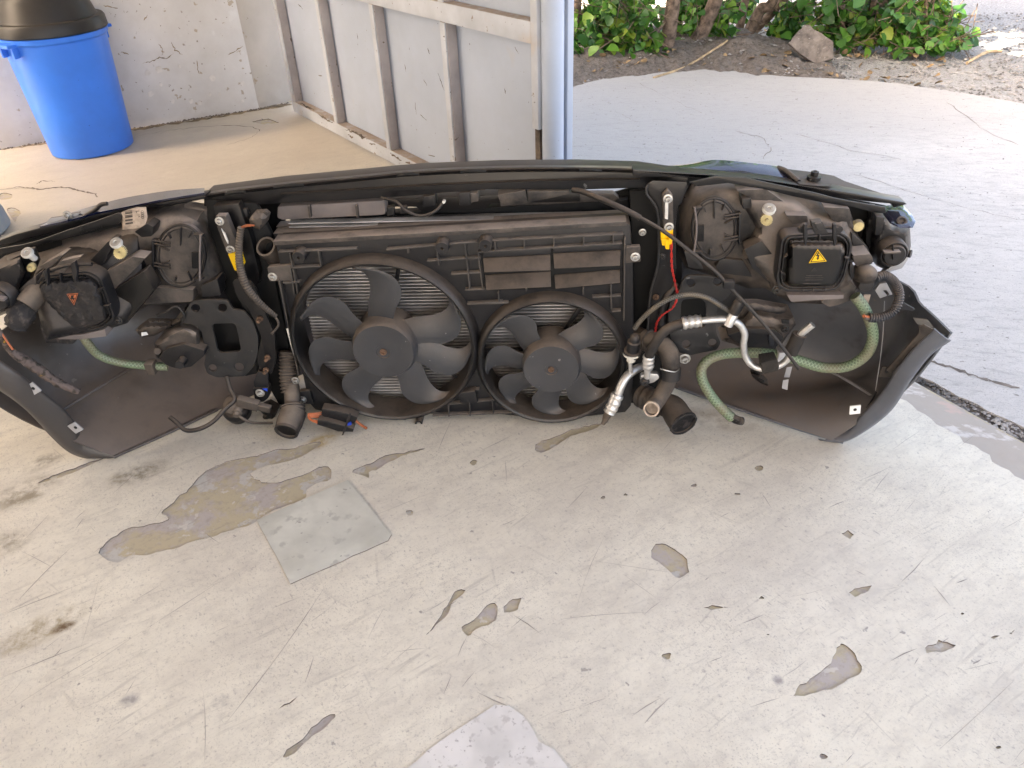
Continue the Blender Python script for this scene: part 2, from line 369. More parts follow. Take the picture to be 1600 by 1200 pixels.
def plate(name, pts, f, thick, m, parent=None, holes=(), bevel=0.0, extra=(), smooth=False, tdir=None, origin=None, dissolve=True):
    """solid from a closed outline; f maps outline coordinates to the front face, the back lies 'thick' along tdir"""
    v2, tr, loops = fill(pts, holes, extra)
    fr = [f(*p) for p in v2]; k = len(fr); td = (tdir or N) * thick
    vs = fr + [p + td for p in fr]
    fs = [t for t in tr] + [[i + k for i in reversed(t)] for t in tr]
    for lp in loops:
        for i in range(len(lp)):
            a, b = lp[i], lp[(i + 1) % len(lp)]
            if a != b: fs.append([a, b, b + k, a + k])
    return mk(name, vs, fs, m, parent, smooth=smooth, bevel=bevel, origin=origin, dissolve=dissolve and not extra)
def dark_sides(o, m='edge_shade_dirt'):  # side faces darkened in colour in place of a thin edge shadow
    o.data.materials.append(MATS[m])
    for p in o.data.polygons:
        if abs(p.normal.z) < .6: p.material_index = 1
    return o
def rnd(pts, r, n=4):
    out = []; k = len(pts)
    for i in range(k):
        p = V(pts[i][:2]); a = V(pts[i - 1][:2]); b = V(pts[(i + 1) % k][:2])
        da, db = (a - p), (b - p); rr = min(r, da.length * .45, db.length * .45)
        s, e = p + da.normalized() * rr, p + db.normalized() * rr
        for j in range(n + 1):
            t = j / n; q = s * (1 - t) ** 2 + p * 2 * t * (1 - t) + e * t * t; out.append((q.x, q.y))
    return out
def pxplate(name, pts, d, thick, m, parent, r=0, holes=(), bevel=.0012, dfun=None, **k):
    if r: pts = rnd(pts, r)
    f = (lambda x, y: A(x, y, dfun(x, y))) if dfun else (lambda x, y: A(x, y, d))
    return plate(name, [p[:2] for p in pts], f, thick, m, parent, holes=holes, bevel=bevel, **k)
def plane3(p1, p2, p3):
    (x1, y1, a), (x2, y2, b), (x3, y3, c) = p1, p2, p3
    D = (x2 - x1) * (y3 - y1) - (x3 - x1) * (y2 - y1)
    gx = ((b - a) * (y3 - y1) - (c - a) * (y2 - y1)) / D; gy = ((x2 - x1) * (c - a) - (x3 - x1) * (b - a)) / D
    return lambda x, y: a + gx * (x - x1) + gy * (y - y1)
def pillow(name, pts, d0, d1, wpx, back, m, parent, step=7, r=0, rough=0.0, holes=()):
    if r: pts = rnd(pts, r)
    den = []
    for i in range(len(pts)):
        a, b = V(pts[i][:2]), V(pts[(i + 1) % len(pts)][:2]); q = max(1, int((b - a).length / step))
        den += [tuple(a.lerp(b, j / q)) for j in range(q)]
    pts = den
    def dist(x, y):
        p = V((x, y)); best = 1e9
        for i in range(len(pts)):
            a, b = V(pts[i]), V(pts[(i + 1) % len(pts)]); ab = b - a
            t = max(0, min(1, (p - a).dot(ab) / max(ab.length_squared, 1e-9))); best = min(best, (p - a - ab * t).length)
        return best
    xs = [p[0] for p in pts]; ys = [p[1] for p in pts]; ex = []; x = min(xs); row = 0
    while x < max(xs):
        y = min(ys) + (row % 2) * step / 2
        while y < max(ys):
            if inside((x, y), pts) and dist(x, y) > step * .5: ex.append((x, y))
            y += step
        x += step; row += 1
    cache = {}
    def f(x, y):
        t = min(dist(x, y) / wpx, 1); s = math.sqrt(max(0, 1 - (1 - t) ** 2))
        d = (d0(x, y) if callable(d0) else d0); e = (d1(x, y) if callable(d1) else d1)
        jit = rough * (mnoise.noise(V((x * .12, y * .12, 3)))) if rough else 0
        return A(x, y, d + (e - d) * s + jit)
    return plate(name, pts, f, back, m, parent, extra=ex, smooth=True)
def catmull(P, n=6):
    out = []; k = len(P)
    for i in range(k - 1):
        p0 = P[max(i - 1, 0)]; p1 = P[i]; p2 = P[i + 1]; p3 = P[min(i + 2, k - 1)]
        for j in range(n):
            t = j / n
            out.append(tuple(.5 * (2 * p1[c] + (p2[c] - p0[c]) * t + (2 * p0[c] - 5 * p1[c] + 4 * p2[c] - p3[c]) * t * t + (3 * p1[c] - p0[c] - 3 * p2[c] + p3[c]) * t ** 3) for c in range(len(p1))))
    out.append(tuple(P[-1])); return out
def tube(name, pts, r, m, parent=None, seg=10, n=6, rib=0.0, pitch=.006, hollow=0.0, jit=0.0, flat=1.0, origin=None, smoothpath=True, cut=None, autos=None):
    P = [V(p) for p in pts]; R = r if isinstance(r, (list, tuple)) else [r] * len(P)
    Q = [tuple(p) + (q,) for p, q in zip(P, R)]
    if smoothpath: Q = catmull(Q, n)
    if rib:
        fine = []; acc = 0; cur = 0
        Ls = [0]
        for i in range(1, len(Q)): Ls.append(Ls[-1] + (V(Q[i][:3]) - V(Q[i - 1][:3])).length)
        tot = Ls[-1]; k = max(2, int(tot / pitch * 4)); j = 0
        for i in range(k + 1):
            s = tot * i / k
            while j < len(Ls) - 2 and Ls[j + 1] < s: j += 1
            t = (s - Ls[j]) / max(Ls[j + 1] - Ls[j], 1e-9)
            q = [Q[j][c] * (1 - t) + Q[j + 1][c] * t for c in range(4)]
            q[3] += (rib if i % 4 in (1, 2) else 0); fine.append(tuple(q))
        Q = fine
    C = [V(q[:3]) for q in Q]; RR = [q[3] for q in Q]; k = len(C)
    T = [(C[min(i + 1, k - 1)] - C[max(i - 1, 0)]).normalized() for i in range(k)]
    ref = Z if abs(T[0].z) < .9 else U
    a = T[0].cross(ref).normalized(); vs, fs, uvs = [], [], []; s = 0
    def ring(c, a, b, rr, vpos, jj, tt=None):
        for j in range(seg):
            th = 2 * math.pi * j / seg
            q = rr * (1 + (random.uniform(-jj, jj) if jj else 0))
            p = c + (a * math.cos(th) + b * math.sin(th) * flat) * q
            if tt is not None: p = p + tt * random.uniform(-jj, jj) * .1
            vs.append(p); uvs.append((vpos, j / seg if j < seg else 1))
    bs = []
    for i in range(k):
        if i:
            s += (C[i] - C[i - 1]).length
            a = (a - T[i] * a.dot(T[i])).normalized()
        b = T[i].cross(a); bs.append((a.copy(), b)); ring(C[i], a, b, RR[i], s, jit)
    for i in range(k - 1):
        for j in range(seg):
            q = (j + 1) % seg; fs.append([i * seg + j, i * seg + q, (i + 1) * seg + q, (i + 1) * seg + j])
    fs.append(list(range(seg - 1, -1, -1)))
    e = (k - 1) * seg
    if hollow:
        dep = [k - 1]; x = k - 1; gone = 0
        while x > 0 and gone < .05: gone += (C[x] - C[x - 1]).length; x -= 1
        base = len(vs)
        a, b = bs[-1]; ring(C[-1], a, b, RR[-1] - hollow, s, 0)
        a, b = bs[x]; ring(C[x], a, b, max(RR[x] - hollow, .004), s, 0)
        for j in range(seg):
            q = (j + 1) % seg
            fs.append([e + j, e + q, base + q, base + j]); fs.append([base + j, base + q, base + seg + q, base + seg + j])
        fs.append([base + seg + j for j in range(seg)])
    else: fs.append([e + j for j in range(seg)])
    return mk(name, vs, fs, m, parent, smooth=True, uvs=uvs, origin=origin, auto=autos or .9)
def At(*pts): return [A(p[0], p[1], p[2]) for p in pts]
def lathe(name, prof, o, ax, m, parent=None, seg=24, origin=None, auto=.7, squash=None):
    ax = V(ax).normalized(); ref = Z if abs(ax.z) < .9 else U
    a = ax.cross(ref).normalized(); b = ax.cross(a); vs, fs = [], []
    sa, sb = squash or (1, 1)
    for (r, h) in prof:
        for j in range(seg):
            t = 2 * math.pi * j / seg; vs.append(V(o) + ax * h + (a * math.cos(t) * sa + b * math.sin(t) * sb) * max(r, 1e-4))
    for i in range(len(prof) - 1):
        for j in range(seg):
            q = (j + 1) % seg; fs.append([i * seg + j, i * seg + q, (i + 1) * seg + q, (i + 1) * seg + j])
    if prof[0][0] > 0: fs.append(list(range(seg)))
    fs.append([(len(prof) - 1) * seg + j for j in range(seg)])
    return mk(name, vs, fs, m, parent, smooth=True, origin=origin, auto=auto)
def box(name, c, ax, hs, m, parent=None, bevel=.001, origin=None):
    x, y, z = [V(q).normalized() * h for q, h in zip(ax, hs)]; c = V(c)
    vs = [c + x * i + y * j + z * k for i in (-1, 1) for j in (-1, 1) for k in (-1, 1)]
    fs = [[0, 1, 3, 2], [4, 6, 7, 5], [0, 4, 5, 1], [2, 3, 7, 6], [0, 2, 6, 4], [1, 5, 7, 3]]
    return mk(name, vs, fs, m, parent, bevel=bevel, origin=origin)
def loft(name, rows, m, parent, thick=.003, nu=5, nv=5, tdir=None):
    rows = [catmull([tuple(p) for p in r], nu) for r in rows]
    cols = [catmull([r[i] for r in rows], nv) for i in range(len(rows[0]))]
    a, b = len(cols), len(cols[0]); pt = [[V(p) for p in c] for c in cols]
    nr = []
    for i in range(a):
        for j in range(b):
            e1 = pt[min(i + 1, a - 1)][j] - pt[max(i - 1, 0)][j]; e2 = pt[i][min(j + 1, b - 1)] - pt[i][max(j - 1, 0)]
            q = e1.cross(e2); nr.append(q.normalized() if q.length > 1e-12 else N)
    vs = [p for c in pt for p in c]; k = len(vs); vs += [v + q * thick for v, q in zip(vs, nr)]
    fs = []
    for i in range(a - 1):
        for j in range(b - 1):
            q = [i * b + j, (i + 1) * b + j, (i + 1) * b + j + 1, i * b + j + 1]; fs += [q, [x + k for x in reversed(q)]]
    bd = [i * b for i in range(a)] + [(a - 1) * b + j for j in range(1, b)] + [i * b + b - 1 for i in range(a - 2, -1, -1)] + [j for j in range(b - 2, 0, -1)]
    for i in range(len(bd)):
        p, q = bd[i], bd[(i + 1) % len(bd)]; fs.append([p, q, q + k, p + k])
    return mk(name, vs, fs, m, parent, smooth=True, auto=1.0)
def copy_to(src, loc, parent, name=None):
    o = src.copy(); COL.objects.link(o); o.parent = parent; o.location = V(loc) - wloc(parent); WL[o.name] = V(loc); return o
def bar(name, p, q, w_, h_, m, parent, up=None, bevel=.0008):
    p, q = V(p), V(q); t = q - p; up = V(up) if up is not None else N
    up = (up - t.normalized() * up.dot(t.normalized())).normalized(); s = t.cross(up)
    return box(name, (p + q) / 2, (t, s, up), (t.length / 2, w_ / 2, h_ / 2), m, parent, bevel)
def text_mesh(name, s, p, xdir, ydir, size, m, parent, lift):
    cu = bpy.data.curves.new('tmp', 'FONT'); cu.body = s; cu.size = 1; cu.align_x = 'CENTER'; cu.align_y = 'CENTER'
    ob = bpy.data.objects.new('tmp', cu); COL.objects.link(ob)
    dg = bpy.context.evaluated_depsgraph_get(); me = bpy.data.meshes.new_from_object(ob.evaluated_get(dg))
    x, y = V(xdir).normalized(), V(ydir).normalized()
    vs = [V(p) + x * v.co.x * size + y * v.co.y * size + lift for v in me.vertices]; fs = [list(q.vertices) for q in me.polygons]
    bpy.data.objects.remove(ob); bpy.data.curves.remove(cu); bpy.data.meshes.remove(me)
    return mk(name, vs, fs, m, parent)
#STRUCT
# ------------------------------------------------------------------ the place: floor, yard, walls, gate
C0 = G(458, 168); GD = (G(640, 262) - C0).normalized(); GI = V((GD.y, -GD.x, 0))      # GI points into the garage
if GI.dot(-C0) < 0: GI = -GI
F0, F1 = G(1422, 591), G(1600, 690); FD = (F1 - F0).normalized()
XY = lambda z: (lambda x, y: V((x, y, z)))
def gx(z, pts): return [tuple(G(p[0], p[1], z))[:2] for p in pts]
def jag(lp, amp, step, seed=0, closed=True):
    out = []; k = len(lp)
    for i in range(k if closed else k - 1):
        a, b = V(lp[i]), V(lp[(i + 1) % k]); q = max(1, int((b - a).length / step)); nn = V((-(b - a).y, (b - a).x)).normalized()
        for j in range(q):
            p = a.lerp(b, j / q)
            s = amp * (mnoise.noise(V((p.x * 26, p.y * 26, seed))) + .7 * mnoise.noise(V((p.x * 80, p.y * 80, seed + 5))) + .5 * mnoise.noise(V((p.x * 190, p.y * 190, seed + 9))))
            out.append(tuple(p + nn * s * (0 if j == 0 and i == 0 else 1)))
    if not closed: out.append(tuple(lp[-1]))
    return out
holes_px = [
    z_(15, (330, 480), (340, 455), (390, 420), (430, 395), (480, 388), (530, 380), (562, 368), (560, 358), (540, 345), (580, 310), (620, 275), (650, 240), (690, 205), (740, 180), (800, 165), (860, 155), (930, 135), (985, 128), (1040, 110), (1075, 112), (1040, 140), (990, 165), (930, 180), (880, 190), (835, 215), (870, 235), (900, 245), (960, 235), (1010, 220), (1050, 200), (1100, 190), (1108, 230), (1060, 245), (1030, 270), (1025, 295), (960, 320), (900, 345), (845, 378), (780, 405), (700, 425), (640, 440), (600, 465), (540, 472), (490, 485), (450, 485), (410, 505), (385, 515), (350, 500)),
    z_(15, (130, 243), (200, 210), (250, 196), (300, 173), (350, 163), (300, 187), (240, 210), (190, 232), (150, 241)),
    z_(15, (1180, 210), (1210, 190), (1270, 165), (1340, 145), (1425, 131), (1350, 152), (1300, 175), (1270, 200), (1240, 210), (1235, 230), (1210, 222)),
    z_(15, (950, 1165), (960, 1140), (1010, 1100), (1060, 1050), (1120, 1020), (1100, 1060), (1060, 1090), (1020, 1120), (985, 1150)),
    z_(15, (930, 1005), (950, 985), (998, 962), (975, 987)),
    z_(16, (140, 755), (165, 715), (200, 670), (230, 620), (250, 600), (275, 605), (260, 625), (235, 640), (210, 680), (180, 725)),
    z_(16, (260, 728), (300, 705), (340, 670), (365, 648), (380, 655), (378, 685), (365, 710), (310, 735), (282, 757)),
    z_(16, (400, 660), (430, 635), (460, 630), (445, 665), (405, 678)),
    z_(16, (505, 135), (520, 110), (590, 85), (640, 65), (740, 43), (690, 70), (620, 95), (570, 125), (525, 143)),
    z_(16, (895, 485), (910, 450), (945, 450), (985, 478), (1018, 500), (1022, 545), (990, 560), (955, 545), (915, 510)),
    z_(17, (515, 958), (540, 925), (590, 890), (640, 850), (665, 800), (680, 788), (715, 815), (728, 850), (742, 880), (700, 905), (640, 935), (570, 950)),
    z_(17, (955, 798), (1000, 775), (1060, 790), (1020, 808), (965, 815)),
    z_(17, (700, 612), (740, 592), (775, 588), (765, 610), (720, 628)),
    z_(17, (212, 662), (240, 654), (298, 662), (240, 670)),
    z_(17, (1175, 762), (1190, 752), (1208, 760), (1180, 770)), z_(17, (1235, 748), (1258, 739), (1245, 753)),
    z_(17, (675, 415), (700, 402), (718, 420), (705, 433)),
    z_(11, (0, 1055), (30, 1048), (65, 1060), (60, 1078), (20, 1085), (0, 1082)),
    z_(28, (85, 375), (170, 360), (260, 410), (215, 480), (190, 540), (130, 460)),
    z_(12, (-20, 585), (60, 570), (110, 590), (40, 600)),
]
for k in range(13):      # small chips in the paint
    px, py = random.uniform(20, 1580), random.uniform(700, 1190)
    if k < 8: px, py = [(1084, 759), (1151, 772), (1186, 732), (1042, 1025), (1199, 991), (640, 800), (740, 723), (942, 778)][k]
    s = random.uniform(2.5, 7)
    holes_px.append([(px + s * random.uniform(.6, 1.2) * math.cos(t) * 1.2, py + s * random.uniform(.5, 1.1) * math.sin(t) * .8) for t in [i * .9 for i in range(7)]])
holes = []
for i, h in enumerate(holes_px):
    q = gx(0, h)
    c = V((sum(p[0] for p in q) / len(q), sum(p[1] for p in q) / len(q)))
    if i >= 20 and any(inside(c, o) or min((V(p) - c).length for p in o) < .03 for o in holes): continue
    if len(q) > 5:
        m_ = len(q); q3 = catmull([q[-1]] + q + [q[0], q[1]], 3)[3:-3]; q = q3[:-1] if i >= 0 else q
    holes.append(jag(q, .0048 if i < 17 else .0022, .006, i))
ext = F1 + FD * 3
coat_edge = jag(gx(0, [(1380, 600), (1404, 620), (1456, 655), (1551, 721), (1600, 750)]), .012, .015, 40, False)
post_p = C0 + GD * 2.03
loop = [(C0.x - .02, C0.y + .10), tuple(C0 + GD * 1.0)[:2], tuple(post_p)[:2]] + coat_edge + [tuple(ext + GI * .10)[:2], (ext.x, -4), (-6, -4), (-6, 1.75)]
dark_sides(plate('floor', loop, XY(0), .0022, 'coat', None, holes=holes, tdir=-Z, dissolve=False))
tag(bpy.data.objects['floor'], kind='structure'); FLOOR = bpy.data.objects['floor']
tag(plate('floor_base', [(-6.2, -4.2), (ext.x + .2, -4.2), tuple(ext - GI * .0)[:2], tuple(F1)[:2], tuple(F0)[:2], tuple(post_p)[:2], (C0.x, C0.y + .2), (-6.2, 1.9)], XY(-.0023), .05, 'floor_base', None, tdir=-Z), kind='structure')
thr = gx(0, [(1396, 606), (1422, 594), (1470, 621), (1542, 662), (1600, 693)])
thr2 = gx(0, [(1600, 768), (1551, 737), (1456, 672), (1404, 636)])
tag(plate('threshold', jag(thr, .004, .02, 11, False) + [tuple(ext)[:2], tuple(ext + GI * .13)[:2]] + thr2, XY(-.0015), .03, 'threshold', None, tdir=-Z, dissolve=False), kind='structure')
# square sheet and the pale repair set into the floor
sq = jag(gx(0, z_(15, (860, 372), (1165, 238), (1312, 420), (1300, 440), (975, 585))), .0012, .02, 3)
dark_sides(plate('floor_patch', sq, XY(.0022), .0022, 'patch', FLOOR, tdir=-Z, dissolve=False))
bp2 = jag(gx(0, z_(16, (60, 1215), (190, 1110), (370, 990), (420, 992), (470, 1030), (520, 1110), (570, 1140), (625, 1215)) + [(880, 1300), (600, 1300)]), .002, .02, 4)
dark_sides(plate('floor_patch', bp2, XY(.0016), .0016, 'patch_pale', FLOOR, tdir=-Z, dissolve=False))
# long scratches worn into the coating
vs, fs = [], []
lines = [z_(15, (0, 1025), (480, 740)), z_(15, (480, 740), (760, 560)), z_(15, (760, 1045), (1090, 590)), z_(16, (600, 700), (890, 678)), z_(16, (700, 505), (960, 545)), z_(16, (130, 760), (0, 870)),
         z_(17, (0, 1005), (70, 965)), z_(17, (1000, 1140), (1250, 910)), z_(17, (500, 628), (640, 592)), z_(15, (0, 900), (300, 780)), z_(15, (900, 470), (1480, 260)), z_(15, (0, 690), (330, 560)),
         z_(16, (330, 135), (430, 85)), z_(16, (385, 390), (445, 365)), z_(15, (290, 870), (480, 740)), z_(16, (800, 550), (910, 630)), z_(17, (1215, 400), (1286, 360)), z_(15, (680, 940), (685, 1180)), z_(15, (270, 800), (330, 570)), z_(16, (830, 1025), (925, 965)), z_(16, (200, 950), (225, 890)), z_(16, (405, 170), (410, 240)), z_(17, (405, 275), (440, 330)), z_(16, (640, 680), (740, 420)), z_(15, (60, 640), (240, 460))]
for k in range(90):
    px, py = random.uniform(0, 1600), random.uniform(690, 1200); a = random.choice([-.55, -.55, -.5, -.4, .6, -1.1]) + random.uniform(-.3, .3); ln = random.uniform(8, 60)
    lines.append([(px, py), (px + ln * math.cos(a), py + ln * math.sin(a))])
for k in range(40):
    px, py = random.uniform(220, 640), random.uniform(190, 300); a = random.uniform(-.5, .1); ln = random.uniform(5, 25)
    lines.append([(px, py), (px + ln * math.cos(a), py + ln * math.sin(a))])
for (a, b) in lines:
    p, q = G(*a, .0004), G(*b, .0004); t = q - p
    if t.length < .004: continue
    nn = V((-t.y, t.x, 0)).normalized(); b0 = len(vs); k = max(2, int(t.length / .03)); wd = random.uniform(.00025, .0008); bow = random.uniform(-.03, .03) * t.length
    for i in range(k + 1):
        f = i / k; c = p.lerp(q, f) + nn * bow * math.sin(math.pi * f); ww = wd * (.25 + math.sin(math.pi * f)) * random.uniform(.4, 1.2)
        vs += [c - nn * ww, c + nn * ww]
    fs += [[b0 + 2 * i, b0 + 2 * i + 1, b0 + 2 * i + 3, b0 + 2 * i + 2] for i in range(k)]
tag(mk('scratches', vs, fs, 'scratch', FLOOR), kind='stuff')

# yard
def grid(name, fn, nu, nv, m, kind):
    vs = [fn(i / nu, j / nv) for i in range(nu + 1) for j in range(nv + 1)]
    fs = [[i * (nv + 1) + j, (i + 1) * (nv + 1) + j, (i + 1) * (nv + 1) + j + 1, i * (nv + 1) + j + 1] for i in range(nu) for j in range(nv)]
    return tag(mk(name, vs, fs, m, None, smooth=True, auto=3), kind=kind)
tag(mk('gravel_ground', [V((-150, -150, -.06)), V((150, -150, -.06)), V((150, 150, -.06)), V((-150, 150, -.06))], [[0, 1, 2, 3]], 'gravel'), kind='structure')
edge_px = [(870, 138), (900, 132), (940, 124), (985, 117), (1040, 112), (1100, 108), (1150, 110), (1180, 116), (1240, 120), (1300, 122), (1380, 128), (1450, 137), (1520, 148), (1600, 161), (1750, 190), (1950, 240)]
edge = [V(p).to_3d() for p in gx(-.008, edge_px)]
inner = gx(-.008, [(1428, 582), (1470, 604), (1542, 641), (1600, 668)])
apl = [tuple(C0 - GI * .02)[:2], tuple(post_p - GI * .02)[:2]] + jag(inner, .008, .02, 21, False) + [tuple(ext - GI * .03)[:2], tuple(ext - GI * 1.5)[:2]] + jag([tuple(p)[:2] for p in reversed(edge)], .012, .06, 8, False) + [(-1.0, 5.1), (-1.4, 4.4)]
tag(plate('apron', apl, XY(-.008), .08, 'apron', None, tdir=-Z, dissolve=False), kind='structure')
def crev(u, v):
    p = (F0 - FD * .12).lerp(F1 + FD * 1.5, u) - GI * (v * .07 - .01)
    return V((p.x, p.y, -.014 + .007 * mnoise.noise(V((p.x * 40, p.y * 40, 1))) + .004 * mnoise.noise(V((p.x * 120, p.y * 120, 2)))))
grid('soil', crev, 160, 10, 'soil', 'structure')
def yard(u, v):      # loose gravel beyond the concrete, slightly rolling
    a = edge[0].lerp(edge[0], 0); x = -2 + u * 9; y0 = 3.0
    y = 3.2 + v * 8
    z = -.022 + .012 * mnoise.noise(V((x * 2, y * 2, 0))) + .004 * mnoise.noise(V((x * 11, y * 11, 4)))
    return V((x, y, z))
grid('gravel_yard', yard, 130, 120, 'gravel', 'structure')
poly = [(V(p.to_2d())) for p in edge]
def along(t, pl):
    k = t * (len(pl) - 1); i = min(int(k), len(pl) - 2); return pl[i].lerp(pl[i + 1], k - i)
def bank(u, v):
    p = along(u * .62, edge); p = p + V((.12, 1, 0)) * (v * .95 - .03 - .05 * max(0, mnoise.noise(V((p.x * 9, 4, 1))) + .6 * mnoise.noise(V((p.x * 31, 4, 1)))) * (1 - v))
    h = math.sin(min(v * 1.6, 1) * math.pi / 2) * (.085 if u < .75 else .085 * max(0, (1 - u) / .25)) * (1 if v < .8 else max(0, (1 - v) / .2))
    h += (.022 * mnoise.noise(V((p.x * 7, p.y * 7, 3))) + .014 * mnoise.noise(V((p.x * 24, p.y * 24, 9)))) * min(1, v * 8)
    return V((p.x, p.y, -.012 + h))
grid('soil_bank', bank, 170, 60, 'soil', 'structure')
def bank_z(x, y):
    best = min(range(60), key=lambda i: abs(along(i / 59 * .62, edge).x - x)); e = along(best / 59 * .62, edge); v = max(0, (y - e.y) / .95)
    return bank(best / 59, min(v, .7)).z
# loose stones on gravel and bank
vs, fs = [], []
ico = [(0, 0, 1), (.9, 0, .2), (.28, .85, .2), (-.73, .53, .2), (-.73, -.53, .2), (.28, -.85, .2), (0, 0, -.6)]
icf = [(0, 1, 2), (0, 2, 3), (0, 3, 4), (0, 4, 5), (0, 5, 1), (6, 2, 1), (6, 3, 2), (6, 4, 3), (6, 5, 4), (6, 1, 5)]
for k in range(5200):
    if k < 3600:
        px, py = random.uniform(1120, 1680), random.uniform(20, 165); p = G(px, py, -.015)
        ee = along(0, edge)
        if inside((p.x, p.y), apl) or p.y > 9: continue
        s = random.uniform(.003, .011)
    elif k < 4600:
        px, py = random.uniform(895, 1330), random.uniform(60, 130); p = G(px, py, 0); p.z = bank_z(p.x, p.y); s = random.uniform(.004, .013)
        if inside((p.x, p.y), apl): continue
    elif k < 5000:
        f = random.random(); p = (F0 - FD * .05).lerp(F1, f * 1.1) - GI * random.uniform(.0, .05); p.z = -.012; s = random.uniform(.002, .006)
    else:
        px, py = random.uniform(900, 1600), random.uniform(125, 420); p = G(px, py, -.008); s = random.uniform(.001, .0035)
        if not inside((p.x, p.y), apl): continue
    b = len(vs); an = random.uniform(0, 6.3); sc = V((random.uniform(.7, 1.4), random.uniform(.7, 1.2), random.uniform(.4, .9))) * s
    for q in ico:
        x, y = q[0] * math.cos(an) - q[1] * math.sin(an), q[0] * math.sin(an) + q[1] * math.cos(an)
        vs.append(p + V((x * sc.x, y * sc.y, q[2] * sc.z)))
    fs += [[b + i for i in f] for f in icf]
tag(mk('loose_stones', vs, fs, 'pebble'), 'loose grey stones scattered over the gravel, soil bank and yard edge', 'stones', kind='stuff')

# garage walls and roof
wl0, wl1 = G(0, 233), G(405, 170)
WD = (wl0 - wl1).normalized(); WN = V((-WD.y, WD.x, 0));  WN = WN if WN.dot(-wl1) > 0 else -WN
RH = 2.75
def wall(name, a, b, m, label, thick=.15, h=RH, lo=0.0):
    n = V((-(b - a).y, (b - a).x, 0)).normalized(); n = n if n.dot(-a) > 0 else -n
    nu, nv = 90, 70; vs = []; fs = []
    for i in range(nu + 1):
        for j in range(nv + 1):
            zz = lo + (h - lo) * (j / nv) ** 1.6; p = a.lerp(b, i / nu)
            q = .004 * mnoise.noise(V((p.x * 3, p.y * 3, zz * 3))) + .0025 * mnoise.noise(V((p.x * 14, p.y * 14, zz * 14)))
            if zz < .05: q += .006 * mnoise.noise(V((p.x * 20, p.y * 20, zz * 30)))
            vs.append(p + n * q + Z * zz)
    k = len(vs); vs += [a - n * thick + Z * lo, b - n * thick + Z * lo, b - n * thick + Z * h, a - n * thick + Z * h]
    fs = [[i * (nv + 1) + j, (i + 1) * (nv + 1) + j, (i + 1) * (nv + 1) + j + 1, i * (nv + 1) + j + 1] for i in range(nu) for j in range(nv)]
    fs += [[k, k + 1, k + 2, k + 3]]
    o = mk(name, vs, fs, m, None, smooth=True, origin=(a + b) / 2)
    return tag(o, label, 'wall')
wall('garage_wall', wl1, wl1 + WD * 7.3, 'wall_paint', 'scuffed off-white plaster wall behind the blue bin')
RA, RB = wl1 + WN * .012, V((C0.x + .03, C0.y + .05, 0))
wall('wall_return', wl1, wl1 + (G(452, 158) - wl1) * 1.25, 'wall_return', 'narrow beige wall return in the corner between plaster wall and gate')
vs, fs = [], []
pth = [wl1 + WD * 1.3, wl1 + WD * .6, wl1 + WD * .02, G(452, 160)]
for a, b in zip(pth[:-1], pth[1:]):   # crumbling plaster and dirt along the foot of the wall
    for k in range(int((b - a).length * 260)):
        p = a.lerp(b, random.random()) + WN * random.uniform(0, .02); s = random.uniform(.002, .009); q0 = len(vs)
        for q in ico: vs.append(p + V((q[0] * s, q[1] * s, max(q[2], 0) * s * .8)))
        fs += [[q0 + i for i in f] for f in icf]
tag(mk('plaster_crumbs', vs, fs, 'edge_shade_dirt'), 'crumbled plaster and dirt along the foot of the wall', 'debris', kind='stuff')
Rc = [C0 - GD * .3 - GI * .15, C0 + GD * 7.5 - GI * .15, C0 + GD * 7.5 + GI * 7.5, C0 - GD * .3 + GI * 7.5]
sdir = -ldir
def leak(px, py, a, b, rot):      # a gap in the roof sheets whose sun patch falls on the gate
    p = W(px, py, C0, GI); q = p + sdir * ((RH + .05 - p.z) / sdir.z); c_, s_ = math.cos(rot), math.sin(rot)
    return [(q.x + x * c_ - y * s_, q.y + x * s_ + y * c_) for x, y in ((-a, -b * .7), (a * .6, -b), (a, b * .8), (-a * .7, b))]
rh_ = []
tag(plate('roof', [tuple(p)[:2] for p in Rc], XY(RH + .02), .012, 'roof_mat', None, tdir=Z, holes=rh_, dissolve=False), kind='structure')

bw0, bw1 = C0 - GD * .6 + GI * 7.3, C0 + GD * 7.3 + GI * 7.3  # unseen rear wall, added to keep sun bounce out of the interior
tag(box('added_back_wall', (bw0 + bw1) / 2 + Z * RH / 2, (GD, GI, Z), ((bw1 - bw0).length / 2, .08, RH / 2), 'wall_paint', None, .0, origin=(bw0 + bw1) / 2), kind='structure')

# gate leaf
gate = empty('gate', C0)
tag(gate, 'white painted steel gate leaf with welded stiles and chipped paint', 'gate')
def gp(s, dep, z): return C0 + GD * s + GI * dep + Z * z
def gs(px, py, dep):
    return (W(px, py, C0 + GI * dep, GI) - C0).dot(GD)
gtop = 2.35; DEP = .042
st = [gs(427, 10, DEP) + .012, gs(521, 178, DEP), gs(603, 216, DEP), gs(704, 240, DEP)]
send = gs(833, 150, DEP)
st_w = .030
def gbox(name, s0, s1, d0, d1, z0, z1, m, bev=.002):
    return box(name, gp((s0 + s1) / 2, (d0 + d1) / 2, (z0 + z1) / 2), (GD, GI, Z), (abs(s1 - s0) / 2, abs(d1 - d0) / 2, abs(z1 - z0) / 2), m, gate, bev)
zr = .563; rails = [(.012, .062), (zr, zr + .055), (1.15, 1.20), (1.74, 1.79), (2.30, 2.35)]
